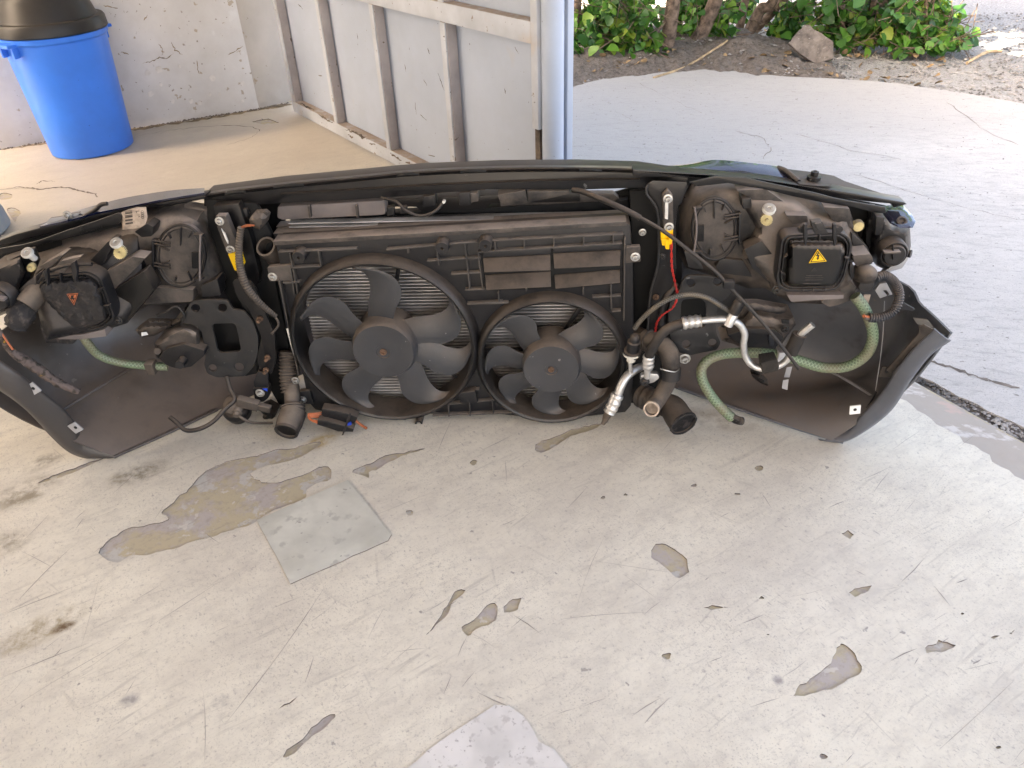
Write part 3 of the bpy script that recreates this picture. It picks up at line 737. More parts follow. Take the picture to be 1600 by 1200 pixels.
for i, s in enumerate(st):
    for a, b in zip(rails[:-1], rails[1:]):
        gbox('stile', s, s + st_w, .003, DEP - .004, a[1], b[0], 'stile_side_shade')
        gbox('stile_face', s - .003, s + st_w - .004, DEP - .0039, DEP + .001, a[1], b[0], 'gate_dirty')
    e = st[i + 1] if i + 1 < len(st) else send
    for a, b in zip(rails[:-1], rails[1:]):
        gbox('panel', s + .004, e - .004 if i + 1 < len(st) else e, -.003, .0005, a[1] - .01, b[0] + .01, 'gate_paint', .0)
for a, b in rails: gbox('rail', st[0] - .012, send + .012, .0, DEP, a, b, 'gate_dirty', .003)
gbox('closing_stile', send, send + .022, .0, DEP - .004, .062, .36, 'rust_metal')
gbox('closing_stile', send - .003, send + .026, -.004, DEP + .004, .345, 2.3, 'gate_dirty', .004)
ps, js = gs(864, 200, .012), gs(887, 200, -.03)
post = lathe('gate_post', [(.030, -.05), (.030, RH - .1), (.030, RH)], gp(ps, .012, 0), Z, 'gate_paint', None, 28, origin=gp(ps, .012, 0))
tag(post, 'round white painted steel post at the end of the gate', 'post')
jb = box('door_jamb', gp(js, -.03, 1.35), (GD, GI, Z), (.010, .010, 1.37), 'gate_paint', None, .002, origin=gp(js, -.03, 0))
tag(jb, 'flat pale steel jamb strip standing beside the round gate post', 'jamb')

# blue bin
bc = V((-1.735, 3.287, 0))
rim_z = .455
b_ = empty('waste_bin', bc); tag(b_, 'tall blue plastic bin with black domed lid by the plaster wall', 'bin')
lathe('body', [(.150, .0), (.160, .004), (.162, .02), (.188, rim_z - .02), (.197, rim_z - .012), (.199, rim_z + .004), (.192, rim_z + .008), (.185, rim_z + .004), (.155, .02)], bc, Z, 'bin_blue', b_, 64)
lathe('lid', [(.198, rim_z + .006), (.203, rim_z + .010), (.201, rim_z + .045), (.196, rim_z + .052), (.178, rim_z + .054), (.172, rim_z + .066), (.158, rim_z + .12), (.12, rim_z + .17), (.06, rim_z + .195), (0, rim_z + .20)], bc, Z, 'bin_lid', b_, 64)
hd = (V((-.50, -.866, 0))).normalized(); hs = V((-hd.y, hd.x, 0))
for q in (hd, -hd):
    hh = box('handle', bc + q * .207 + Z * (rim_z - .012), (q, hs, Z), (.020, .05, .006), 'bin_blue', b_, .003)
    for s in (-1, 1): box('handle_rib', bc + q * .196 + hs * .035 * s + Z * (rim_z - .035), (q, hs, Z), (.012, .005, .022), 'bin_blue', hh, .002)

# pale blue sack at the left edge
sp = G(-62, 372)
sk = lathe('plastic_sack', [(.13, .0), (.155, .02), (.15, .07), (.128, .14), (.10, .22), (.06, .30), (.03, .34), (0, .345)], sp, Z, 'sack_blue', None, 28, origin=sp)
tag(sk, 'pale blue plastic sack at the left edge behind the car front end', 'sack')

# ------------------------------------------------------------------ planting beyond the concrete
def leaf(vs, fs, p, d, n_, s):
    d = d.normalized(); sd = d.cross(n_); sd = sd.normalized() if sd.length > 1e-4 else U; nn = sd.cross(d)
    b = len(vs)
    for (x, y, h) in ((0, 0, 0), (.40, .02, .05), (.52, .34, .10), (.33, .72, .05), (0, 1.0, -.08), (-.33, .72, .05), (-.52, .34, .10), (-.40, .02, .05)):
        vs.append(p + sd * x * s + d * y * s + nn * h * s)
    fs += [[b, b + 1, b + 2, b + 3, b + 4], [b, b + 4, b + 5, b + 6, b + 7]]
def rv(): return V((random.gauss(0, 1), random.gauss(0, 1), random.gauss(0, 1))).normalized()
def shrub(name, label, base_px, trunks, clusters, extra_up):
    base = G(*base_px, 0); base.z = max(0, bank_z(base.x, base.y)) - .01
    rt = empty(name, base); tag(rt, label, 'shrub', 'leafy shrubs along the soil bank')
    for (dx, dy, tops, r) in trunks:
        q = base + V((dx, dy, -.03)); pts = [q]
        for (tx, ty, tz) in tops: pts.append(q + V((tx, ty, tz)))
        tr = tube('trunk', pts, [r * (1 - .5 * i / len(pts)) for i in range(len(pts))], 'bark', rt, 10, 6, jit=.05)
        for k in range(3):
            s_ = pts[1].lerp(pts[-1], random.uniform(.0, .8)); e_ = s_ + V((random.uniform(-.35, .35), random.uniform(-.25, .25), random.uniform(.1, .4)))
            tube('limb', [s_, s_.lerp(e_, .5) + rv() * .04, e_], [r * .4, r * .3, r * .12], 'bark', tr, 7, 5)
    vs, fs, tw = [], [], []
    cl = []
    for (px, py, dy, rx, rz, nsh) in clusters:
        c = W(px, py, base + V((0, dy, 0)), V((0, 1, 0))); cl.append((c, rx, rz, nsh))
    for k in range(extra_up):      # upper crown, mostly above the picture
        h = random.uniform(.55, 1.5) if k < 8 else random.uniform(1.2, 3.0)
        cl.append((base + V((random.uniform(-.5, .5) * (1 + h * .3), random.uniform(-.5, .5) * (1 + h * .3), h)), .26, .22, 12))
    for (c, rx, rz, nsh) in cl:
        for k in range(int(nsh * 1.8)):
            p = c + V((random.gauss(0, .5) * rx, random.gauss(0, .45) * rx * .9, random.gauss(0, .5) * rz))
            d = V((random.gauss(0, 1), random.gauss(-.3, .8), random.gauss(-.1, .7))).normalized(); st_ = p - d * .05
            if st_.z < .03: st_.z = .03 + random.random() * .05
            for i in range(random.randint(7, 12)):
                q = st_ + d * (.019 * i) + rv() * .020 - Z * (.0016 * i * i)
                if q.z < .03: continue
                ld = (V((random.gauss(0, .6), random.gauss(-.4, .6), random.gauss(-.55, .5))))
                leaf(vs, fs, q, ld, (V((0, -.45, .8)) + rv() * .6).normalized(), random.choice((.024, .034, .044, .052, .062)) * random.uniform(.85, 1.15))
            tw.append((st_, d))
    if vs: tag(mk('crown', vs, fs, 'leaf', rt, smooth=True, auto=3), kind='stuff')
    vs, fs = [], []
    for (p, d) in tw:
        a = d.cross(Z).normalized() if d.cross(Z).length > .01 else U; b = d.cross(a); k = len(vs); e = p + d * .2 - Z * .03
        for c_, r in ((p - d * .12, .0028), (p + d * .06, .002), (e, .0008)):
            vs += [c_ + a * r, c_ - a * .5 * r + b * .87 * r, c_ - a * .5 * r - b * .87 * r]
        for i in (0, 3): fs += [[k + i + j, k + i + (j + 1) % 3, k + i + 3 + (j + 1) % 3, k + i + 3 + j] for j in range(3)]
    if vs: tag(mk('twigs', vs, fs, 'bark', rt), kind='stuff')
    return rt
shrub('shrub', 'dense green shrub growing beside the jamb, leaves hanging to the soil', (925, 92),
      [(-.08, .05, [(.0, .02, .3), (.05, .02, .9), (.02, .05, 2.6)], .03), (.1, .35, [(.0, .0, .4), (-.03, .05, 1.4)], .028)],
      [(930, 25, .05, .14, .12, 20), (985, 45, .0, .15, .11, 26), (1000, 75, -.06, .10, .05, 12), (905, 95, -.12, .05, .05, 7), (960, 5, .1, .16, .1, 20), (925, 60, .02, .09, .08, 12), (1000, 15, .25, .10, .1, 10)], 34)
shrub('shrub', 'shrub with one thick straight trunk standing left of the leaning stems', (1040, 87),
      [(.0, .0, [(.02, .0, .3), (.03, .01, .8), (.0, .03, 2.6)], .042), (.17, .10, [(.1, .02, .22), (.2, .05, .7), (.25, .05, 1.3)], .045)],
      [(1088, 30, .2, .10, .1, 14), (1115, 55, .12, .07, .05, 8), (1068, 3, .35, .12, .05, 8), (1118, 8, .2, .12, .08, 12)], 34)
shrub('shrub', 'shrub with several bare stems leaning to the right above the bank', (1165, 62),
      [(.0, .0, [(.06, .0, .15), (.16, .0, .4), (.30, .05, 2.3)], .036), (-.03, .05, [(.02, .02, .2), (.10, .05, .5), (.2, .05, 1.3)], .026), (.04, .08, [(.16, .02, .16), (.36, .05, .45), (.5, .05, 1.2)], .028), (-.02, .02, [(-.16, .0, .12), (-.26, .02, .3), (-.35, .05, .9)], .024)],
      [(1170, 4, .4, .1, .05, 6), (1245, 12, .02, .10, .06, 12), (1228, 35, -.05, .06, .045, 8), (1130, 88, -.2, .05, .03, 3), (1145, 18, .4, .07, .06, 5)], 30)
shrub('shrub', 'shrub behind the tilted stone slab with tangled dry vines', (1325, 72),
      [(.0, .05, [(-.05, .0, .2), (-.12, .02, .6), (-.1, .05, 1.2)], .02), (.05, .05, [(.06, .0, .2), (.1, .02, .6), (.2, .05, 1.1)], .02)],
      [(1300, 10, .1, .13, .08, 15), (1335, 40, .05, .13, .1, 18), (1360, 70, -.02, .09, .05, 11), (1370, 15, .1, .13, .09, 18), (1320, 75, -.1, .04, .03, 3)], 30)
shrub('shrub', 'rightmost rounded green shrub spreading towards the open gravel', (1425, 82),
      [(.0, .05, [(.03, .0, .15), (.06, .02, .4), (.1, .05, .8)], .02)],
      [(1420, 30, .05, .15, .1, 24), (1440, 62, .0, .13, .07, 18), (1410, 82, -.05, .09, .035, 10), (1475, 45, .05, .1, .08, 13), (1455, 8, .1, .12, .07, 14), (1497, 60, -.02, .05, .03, 5), (1465, 85, -.06, .06, .02, 5)], 24)
# stone slab, twigs, dead leaves
sb = G(1276, 99, .0); sn = V((-.30, -1.0, .55)).normalized()
so = catmull(z_(13, (805, 145), (818, 128), (838, 105), (852, 90), (868, 82), (890, 98), (915, 112), (940, 130), (956, 142), (954, 170), (955, 195), (930, 206), (900, 215), (878, 203), (855, 190), (832, 170), (805, 145)), 2)[:-1]
so = [(x + random.uniform(-.9, .9), y + random.uniform(-.7, .7)) for x, y in so]
sx_ = [(x, y) for x in range(1232, 1304, 5) for y in range(38, 100, 5) if inside((x, y), so)]
sl = plate('stone_slab', so, lambda x, y: W(x, y, sb, sn) + sn * (.004 * mnoise.noise(V((x * .06, y * .06, 2))) + .003 * mnoise.noise(V((x * .2, y * .2, 5)))), .035, 'stone', None, tdir=-sn, extra=sx_, smooth=True)
tag(sl, 'flat grey-brown broken stone slab leaning on the soil bank', 'stone')
def onb(px, py):
    p = G(px, py, .03); p.z = bank_z(p.x, p.y) + .006; return p
for nm, lab, pts, r in (('stick', 'long pale dry stick lying on the soil bank by the concrete edge', [(1022, 110), (1070, 96), (1110, 84), (1135, 76)], .006),
                        ('stick', 'thin dark twig on the bank left of the stone slab', [(1195, 40), (1225, 68), (1250, 82)], .004),
                        ('stick', 'pale twig lying on open gravel right of the shrubs', [(1515, 84), (1545, 72), (1568, 70)], .008)):
    o = tube(nm, [onb(*p) for p in pts], r, 'twig', None, 7, 4, jit=.15); tag(o, lab, 'stick')
vs, fs = [], []
for k in range(150):
    px, py = random.uniform(900, 1480), random.uniform(75, 122); p = onb(px, py)
    if inside((p.x, p.y), apl): continue
    leaf(vs, fs, p + Z * .004, V((random.gauss(0, 1), random.gauss(0, 1), random.gauss(0, .3))), (Z + rv() * .6).normalized(), random.uniform(.012, .04))
tag(mk('dead_leaves', vs, fs, 'dry_leaf'), 'brown dead leaves lying on the soil bank', 'leaves', kind='stuff')
#CAR
# ------------------------------------------------------------------ the salvaged car front end
CAR = empty('car_front_end', O)
tag(CAR, 'salvaged black car front end with two fans, headlights and bumper standing on the garage floor', 'car part')
TC = -N                                            # towards the camera side (rear of the front end)
def plug(name, px, py, d, r, m, parent, h=.004, seg=14, prof=None):
    return lathe(name, prof or [(r, 0), (r, h * .7), (r * .85, h), (0, h)], A(px, py, d), TC, m, parent, seg)
_b = {}
def bolt(px, py, d, parent, m='zinc', s=1.0):
    k = (m, s); p = A(px, py, d)
    if k not in _b:
        _b[k] = lathe('bolt', [(.0088 * s, 0), (.0088 * s, .0015), (.0055 * s, .002), (.0055 * s, .006 * s), (.0046 * s, .007 * s), (.003 * s, .007 * s), (.0026 * s, .004 * s), (0, .004 * s)], p, TC, m, parent, 12, origin=p)
        return _b[k]
    return copy_to(_b[k], p, parent)
def uzl(f): return lambda u, z: L(u, f, z)

# --- bumper shell
rows = [
    [G(175, 712, .012), G(255, 680, .012), G(339, 641, .012), L(-.30, .20, .02), L(0, .27, .03), L(.30, .20, .02), G(1060, 607, .012), G(1180, 648, .012), G(1300, 688, .012)],
    [L(-.835, -.17, .12), L(-.80, -.03, .12), L(-.70, .10, .14), L(-.38, .28, .15), L(0, .35, .15), L(.38, .28, .15), A(1290, 570, .10), A(1365, 592, .0), A(1408, 613, -.095)],
    [L(-.90, -.20, .25), L(-.865, -.08, .27), L(-.79, .06, .28), L(-.42, .25, .31), L(0, .32, .32), L(.42, .25, .33), A(1372, 428, .03), A(1440, 478, -.06), A(1485, 520, -.15)]]
BUMP = loft('bumper', rows, 'bumper_in', CAR, -.004, 6, 6)
def lip(inner, outer, ds, k, out):
    I = [A(x, y, d) for (x, y), d in zip(z_(k, *inner), ds)]; Q = [A(x, y, d) for (x, y), d in zip(z_(k, *outer), ds)]
    M = [(a + b) / 2 + TC * .008 + (b - a) * .08 for a, b in zip(I, Q)]
    return loft('arch_lip', [[a + N * .008 for a in I], I, M, Q], 'bumper_lip', BUMP, .003, 5, 4)
lip([(540, 975), (640, 950), (720, 880), (830, 760), (930, 610), (1030, 490), (1120, 405)], [(480, 1000), (610, 1014), (735, 955), (880, 840), (985, 680), (1090, 545), (1205, 460)],
    [-.058, -.07, -.085, -.10, -.12, -.135, -.15], 8, 1)
lip([(640, 925), (450, 870), (395, 790), (330, 710), (190, 600), (90, 520), (-60, 420)], [(625, 957), (490, 957), (385, 925), (290, 845), (190, 735), (90, 645), (-60, 545)],
    [-.13, -.14, -.15, -.16, -.175, -.19, -.20], 2, -1)
tube('rim', [G(1060, 606, .014), G(1120, 627, .013), G(1180, 648, .012), G(1250, 671, .010), G(1318, 691, .008)], .0035, 'bumper_lip', BUMP, 8, 6)
tube('rim', [G(340, 640, .014), G(255, 680, .012), G(178, 714, .009)], .0035, 'bumper_lip', BUMP, 8, 6)
# seams, clips and brackets on the inside of the bumper
tube('seam_ridge', At((1278, 570, .03), (1320, 592, -.005), (1362, 618, -.04)), .003, 'bumper_in', BUMP, 6, 5)
tube('seam_ridge', At((205, 575, .02), (150, 608, -.06), (95, 642, -.14)), .003, 'bumper_in', BUMP, 6, 5)
for (x, y, d, s, m, rot) in ((1336, 640, -.082, .010, 'clip_white', .15), (1385, 581, -.075, .011, 'rubber_brown', -.1), (1357, 465, -.02, .0, 'label_white', 0), (52, 607, -.178, .011, 'silver_paint', .5), (118, 668, -.158, .011, 'silver_paint', .5)):
    if not s: continue
    c = A(x, y, d); ax = (U * math.cos(rot) + Z * math.sin(rot)); ay = Z * math.cos(rot) - U * math.sin(rot)
    k = box('clip', c, (ax, ay, N), (s, s, .0015), m, BUMP, .0008); plug('clip_hole', x, y, d - .002, .0032, 'ink', k, .001)
box('foam_pad', A(1353, 467, -.03), (U, Z, N), (.006, .009, .002), 'label_old', BUMP)
pxplate('arch_bracket', z_(8, (1030, 385), (1060, 375), (1110, 400), (1000, 530), (905, 610), (880, 640), (850, 620), (880, 590), (960, 500), (1030, 420)), -.11, .004, 'rubber_brown', BUMP, dfun=plane3((1430, 510, -.135), (1385, 580, -.085), (1460, 540, -.14)))
for pts in ([(800, 170), (870, 160), (890, 220), (820, 225)], [(920, 240), (1010, 290), (1000, 300), (930, 290)], [(1000, 340), (1080, 350), (1110, 390), (1020, 370)], [(1100, 420), (1180, 430), (1190, 455), (1110, 450)]):
    q = z_(8, *pts); c = (sum(p[0] for p in q) / 4, sum(p[1] for p in q) / 4)
    pxplate('clip_tab', q, 0, .004, 'silver_paint' if c[0] > 1440 else 'bumper_lip', BUMP, r=2, dfun=lambda x, y: -.03 - (x - 1400) * .0013 - .01)
for pts in (((1205, 560, .0), (1200, 600, .0)), ):
    pass
tube('scratch_mark', At((1382, 470, -.035), (1378, 540, -.04), (1368, 610, -.045)), .0008, 'silver_paint', BUMP, 5, 4)
tube('edge_cord', At((1370, 612, -.05), (1352, 640, -.065), (1330, 668, -.07), (1300, 681, -.068)), .0018, 'ink', BUMP, 6, 5)

# --- radiator behind the shroud
zc0, zc1 = .012, .425
RAD = plate('radiator', [(-.325, zc0), (.325, zc0), (.325, zc1 + .02), (-.325, zc1 - .01)], uzl(.098), .02, 'black_void', CAR)
vs, fs = [], []
z = zc0 + .004
while z < zc1:
    for (a, b, c, d) in ((-.32, .32, z, .0009),):
        k = len(vs); sl = .02 * .0
        for x in (a, b):
            for dd in (.062, .090):
                for q in (-d, d): vs.append(L(x, dd, c + q + (x * .012)))
        fs += [[k + i for i in f] for f in ([0, 1, 3, 2], [4, 6, 7, 5], [0, 4, 5, 1], [2, 3, 7, 6], [0, 2, 6, 4], [1, 5, 7, 3])]
    z += .0074
tag(mk('cooling_tubes', vs, fs, 'fin', RAD), kind='stuff')
vs, fs = [], []
for i in range(420):      # folded cooling fins between the tubes
    x = -.32 + .64 * i / 419; k = len(vs)
    vs += [L(x, .078, zc0), L(x, .095, zc0), L(x, .095, zc1), L(x, .078, zc1)]; fs.append([k, k + 1, k + 2, k + 3])
tag(mk('cooling_fins', vs, fs, 'black_void', RAD), kind='stuff')
bar('tank_rail', A(432, 366, .062), A(980, 338, .062), .016, .03, 'plastic_dusty', RAD)
bar('tank_rail', A(436, 354, .115), A(978, 330, .115), .012, .03, 'plastic_dusty', RAD)

# --- fan shroud
c1, R1 = (-.150, .196), .181
c2, R2 = (.1815, .154), .143
outl = [uz(*p) for p in ((430, 379), (560, 372), (700, 363), (850, 354), (976, 347), (985, 352), (989, 420), (990, 520), (989, 600), (986, 634))]
outl += [(.335, .02), (.24, .006), (.12, .006), (.06, .014), (.0, .016), (-.05, .012), (-.12, .009), (-.2, .009), (-.29, .012), (-.325, .02)]
outl += [uz(*p) for p in ((482, 628), (470, 572), (455, 500), (441, 430))]
def circ(c, r, n=64): return [(c[0] + r * math.cos(2 * math.pi * i / n), c[1] + r * math.sin(2 * math.pi * i / n)) for i in range(n)]
SHR = plate('fan_shroud', outl, uzl(0), .045, 'plastic', CAR, holes=[circ(c1, R1 - .002), circ(c2, R2 - .002)], bevel=.0025, dissolve=False)
def lathe_open(name, prof, o, ax, m, parent, seg=64):
    o_ = lathe(name, prof, o, ax, m, parent, seg); me = o_.data
    bm = bmesh.new(); bm.from_mesh(me); bmesh.ops.delete(bm, geom=[f for f in bm.faces if len(f.verts) > 4], context='FACES_ONLY'); bm.to_mesh(me); bm.free(); return o_
for c, R in ((c1, R1), (c2, R2)):
    lathe_open('collar', [(R + .010, -.002), (R + .008, .010), (R + .004, .021), (R - .001, .024), (R - .005, .022), (R - .007, .014), (R - .008, -.042)], L(c[0], 0, c[1]), TC, 'plastic_collar', SHR)
ribs = z_(3, (405, 530, 0), (830, 512, 0)) , z_(3, (990, 517, 0), (1480, 475, 0)), z_(5, (220, 400, 0), (952, 362, 0)), z_(3, (470, 615, 0), (635, 607, 0)), z_(3, (440, 700, 0), (522, 690, 0)), z_(3, (465, 535, 0), (512, 760, 0)), z_(3, (620, 525, 0), (634, 605, 0)), \
    z_(3, (1105, 508, 0), (1108, 535, 0)), z_(3, (1260, 500, 0), (1275, 600, 0)), z_(3, (1415, 485, 0), (1442, 735, 0)), z_(3, (1210, 578, 0), (1500, 560, 0)), z_(3, (1340, 650, 0), (1500, 640, 0)), z_(3, (1415, 735, 0), (1520, 730, 0)), z_(3, (1470, 810, 0), (1620, 800, 0)), \
    z_(5, (255, 405, 0), (260, 458, 0)), z_(5, (415, 393, 0), (416, 442, 0)), z_(5, (575, 386, 0), (576, 434, 0)), z_(5, (737, 376, 0), (737, 424, 0)), z_(5, (897, 370, 0), (897, 415, 0)), \
    z_(5, (165, 460, 0), (945, 412, 0)), z_(5, (165, 462, 0), (190, 665, 0)), z_(5, (785, 705, 0), (940, 698, 0)), z_(5, (890, 782, 0), (940, 778, 0)), z_(5, (885, 640, 0), (888, 770, 0)), z_(5, (735, 655, 0), (735, 690, 0)), z_(5, (275, 680, 0), (278, 735, 0)), z_(5, (105, 742, 0), (330, 735, 0)), z_(5, (425, 655, 0), (426, 672, 0)), \
    z_(4, (190, 50, 0), (212, 205, 0)), z_(4, (1040, 800, 0), (1310, 775, 0)), z_(4, (960, 860, 0), (1390, 845, 0)), z_(4, (1045, 790, 0), (1050, 865, 0)), z_(4, (1160, 760, 0), (1165, 860, 0)), z_(4, (1285, 770, 0), (1290, 850, 0)), z_(4, (1100, 730, 0), (1215, 720, 0)), z_(4, (150, 140, 0), (220, 135, 0)), \
    z_(4, (128, 120, 0), (235, 640, 0)), z_(5, (960, 380, 0), (955, 830, 0))
for (p, q) in ribs: bar('rib', A(p[0], p[1], -.005), A(q[0], q[1], -.005), .0026, .012, 'rib', SHR, bevel=.0006)
for (x, y) in ((472, 394), (693, 379.5), (760, 375.5)):
    lathe('boss', [(.013, 0), (.0125, .022), (.0115, .024), (.003, .024), (.0025, .016), (0, .016)], A(x, y, 0), TC, 'plastic', SHR, 22)
# louvre flaps
pxplate('flap_recess_dark', z_(5, (178, 470), (560, 446), (940, 425), (938, 640), (585, 668), (205, 675)), -.001, .003, 'black_void', SHR)  # near-black sheet paints the recess behind the flaps dark
for q in ([(190, 500), (556, 480), (557, 566), (197, 576)], [(200, 592), (558, 573), (560, 655), (207, 672)], [(572, 475), (938, 455), (935, 540), (578, 556)], [(578, 592), (935, 562), (935, 634), (585, 666)]):
    p = z_(5, *q); pxplate('flap', p, 0, .003, 'plastic', SHR, dfun=plane3((p[0][0], p[0][1], -.004), (p[1][0], p[1][1], -.004), (p[3][0], p[3][1], -.024)), bevel=.0008)
for q, m in (([(190, 462), (556, 446), (556, 478), (190, 497)], 'plastic'), ([(572, 440), (938, 420), (938, 452), (572, 472)], 'plastic')):
    pxplate('flap_cover', z_(5, *q), -.006, .004, m, SHR)
tabs = [(z_(3, (340, 618), (470, 605), (475, 690), (350, 695)), (426, 432)), (z_(5, (968, 440), (1045, 436), (1047, 518), (965, 528)), (992.5, 401))]
for q, (x, y) in tabs:
    tb = pxplate('mounting_tab', q, -.008, .012, 'plastic_dusty', SHR, r=2); bolt(x, y, -.008, tb)
tb = pxplate('mounting_tab', z_(24, (780, 320), (885, 310), (925, 440), (800, 440)), -.008, .012, 'plastic', SHR, r=2); bolt(473, 624, -.009, tb)
bolt(462, 594, -.004, SHR)
lathe('boss', [(.008, -.01), (.008, .016), (.0045, .016), (.004, .006), (0, .006)], A(656, 655, -.004), TC, 'plastic', SHR, 16)
pxplate('clip_block', z_(4, (1105, 745), (1190, 735), (1205, 800), (1110, 805)), -.018, .02, 'plastic', SHR)
pxplate('foot', z_(4, (710, 880), (815, 872), (815, 930), (800, 942), (725, 945), (710, 930)), -.006, .03, 'plastic_clean', SHR, r=2)
pxplate('part_label', z_(4, (163, 395), (188, 392), (226, 540), (205, 543)), -.0015, .001, 'label_white', SHR, bevel=0)
for i in range(7):
    f = .25 + i * .085; a = V((447, 513.5)).lerp(V((459, 556)), f); pxplate('label_print', [(a.x + 1.5, a.y), (a.x + 5.5, a.y - .5), (a.x + 5.9, a.y + 1.0), (a.x + 1.9, a.y + 1.5)], -.0019, .0003, 'ink', SHR, bevel=0)
# top cover strip of the shroud
bar('top_edge', A(431, 375, .01), A(978, 344, .01), .008, .03, 'plastic_dusty', SHR)

# --- fans
def fan(c, R, rh, angs, hub_h, back=.03):
    o = L(c[0], 0, c[1])
    hub = lathe('cooling_fan', [(rh * 1.06, -.035), (rh * 1.05, hub_h - .010), (rh, hub_h - .003), (rh * .97, hub_h), (rh * .235, hub_h), (rh * .22, hub_h - .002), (rh * .13, hub_h - .002), (0, hub_h - .002)], o, TC, 'plastic_fan', CAR, 48)
    lathe('hub_bolt', [(rh * .115, 0), (rh * .115, .003), (rh * .07, .0042), (rh * .055, .001), (0, .001)], o + TC * (hub_h - .002), TC, 'bolt_rust', hub, 12)
    for a0 in angs:
        rows = []
        for e in (-1, -.4, .4, 1):
            row = []
            for (f, off, hc) in ((0, 6, .44), (.25, 0, .46), (.5, -5, .50), (.75, -3, .48), (.9, 4, .36), (1.0, 15, .11)):
                r = rh * 1.0 + (R * .955 - rh) * f; an = math.radians(a0 + off)
                ha = hc * rh / r
                x = r * math.cos(an + e * ha * 1.0); y = r * math.sin(an + e * ha)
                dd = -.004 + e * (.007 * (1 - .4 * f)) + .004 * e * e
                row.append(L(c[0] + x, dd, c[1] + y))
            rows.append(row)
        loft('blade', rows, 'plastic_fan', hub, .0022, 3, 3)
    return hub
mat('plastic_fan', (.040, .042, .046), .36, dust=.10, up=.9, bump=.08, bscale=200, chips=[(90, .73, .75, (.2, .19, .18))])
FAN1 = fan((-.148, .190), R1, .0615, (88, 146, 191, 238, 299, 345, 22), .034)
FAN2 = fan((.1815, .150), R2, .0555, (47, -2, -47, -93, -140, 178, 130), .034)
for c, R, an in ((c1, R1, (200, 320, 75, 235)), (c2, R2, (60, 180, 300))):   # motor mount struts behind the blades
    for a in an:
        t = math.radians(a); bar('fan_strut', L(c[0] + .05 * math.cos(t), .035, c[1] + .05 * math.sin(t)), L(c[0] + R * math.cos(t), .035, c[1] + R * math.sin(t)), .008, .006, 'plastic', SHR)

# --- lock carrier and upper strips
CARR = pxplate('lock_carrier', [(318, 304), (435, 289), (550, 278), (650, 269), (780, 264), (900, 263), (1000, 266), (1075, 277), (1075, 292), (1015, 294), (900, 297), (815, 296), (760, 297), (700, 301), (650, 306), (560, 312), (440, 318), (395, 321), (318, 323)], .05, .05, 'steel_black', CAR, bevel=.003)
fr = [(0, 379), (100, 353), (200, 330), (318, 304), (435, 288.5), (550, 277.5), (650, 268), (780, 262.5), (900, 261.5), (1000, 264), (1075, 271)]
loft('top_lip', [[A(x, y + 7, .042) for x, y in fr], [A(x, y, .034) for x, y in fr], [A(x, y - 4.2, .085) for x, y in fr], [A(x, y - 3.4, .13) for x, y in fr]], 'steel_black', CARR, -.003, 4, 3)
for x0, x1 in ((352, 384), (428, 475), (620, 655), (720, 760), (905, 940)):     # pressed slots in the top lip
    t = lambda x: next(a[1] + (b[1] - a[1]) * (x - a[0]) / (b[0] - a[0]) for a, b in zip(fr[:-1], fr[1:]) if a[0] <= x <= b[0])
    tube('lip_slot', At((x0, t(x0) + 4.5, .034), ((x0 + x1) / 2, t((x0 + x1) / 2) + 3, .032), (x1, t(x1) + 4.5, .034)), .0025, 'ink', CARR, 6, 4)
pxplate('hood_catch', z_(12, (780, 812), (900, 808), (1000, 803), (1290, 793), (1295, 800), (1000, 812), (780, 820)), .09, .02, 'plastic_clean', CARR)
# dents and stamped rib along the carrier face
tube('pressed_rib', At((440, 302, .051), (560, 295, .050), (700, 287, .050), (860, 281, .050), (1000, 279, .051)), .004, 'steel_black', CARR, 8, 5, flat=.5)
# left strips over the headlight
pxplate('upper_rail', z_(28, (-80, 790), (200, 687), (480, 612), (900, 522), (1200, 442), (1600, 362), (2560, 200), (2560, 245), (1600, 400), (1100, 550), (800, 640), (300, 760), (-80, 860)), .02, .03, 'steel_black', CAR, bevel=.002)
lb = pxplate('wing_bracket', rnd(z_(28, (-80, 880), (300, 815), (500, 762), (800, 652), (1200, 522), (1480, 420), (1530, 460), (1500, 560), (1300, 592), (1000, 690), (600, 800), (300, 880), (-80, 985)), 5), -.02, .004, 'steel_black', CAR)
plug('bracket_hole', 128, 358.5, -.0212, .0038, 'ink', lb, .0008)
loft('front_panel', [[A(x, y, .015) for x, y in z_(28, (500, 610), (900, 520), (1200, 440), (1600, 360), (2100, 262), (2560, 190))], [A(x, y, .06) for x, y in z_(28, (640, 540), (950, 420), (1250, 330), (1600, 245), (2100, 165), (2560, 128))]], 'paint_black', CAR, .003, 4, 3)
k = pxplate('hinge_plate', z_(28, (580, 540), (620, 490), (760, 470), (850, 440), (1000, 415), (960, 470), (760, 560), (610, 585)), .03, .006, 'silver_paint', CAR, r=1); bolt(106, 336, .027, k)
tube('stay_rod', At(*[p + (.02,) for p in z_(28, (1010, 490), (1180, 390), (1260, 320), (1340, 305))]), .004, 'plastic', CAR, 8, 4)
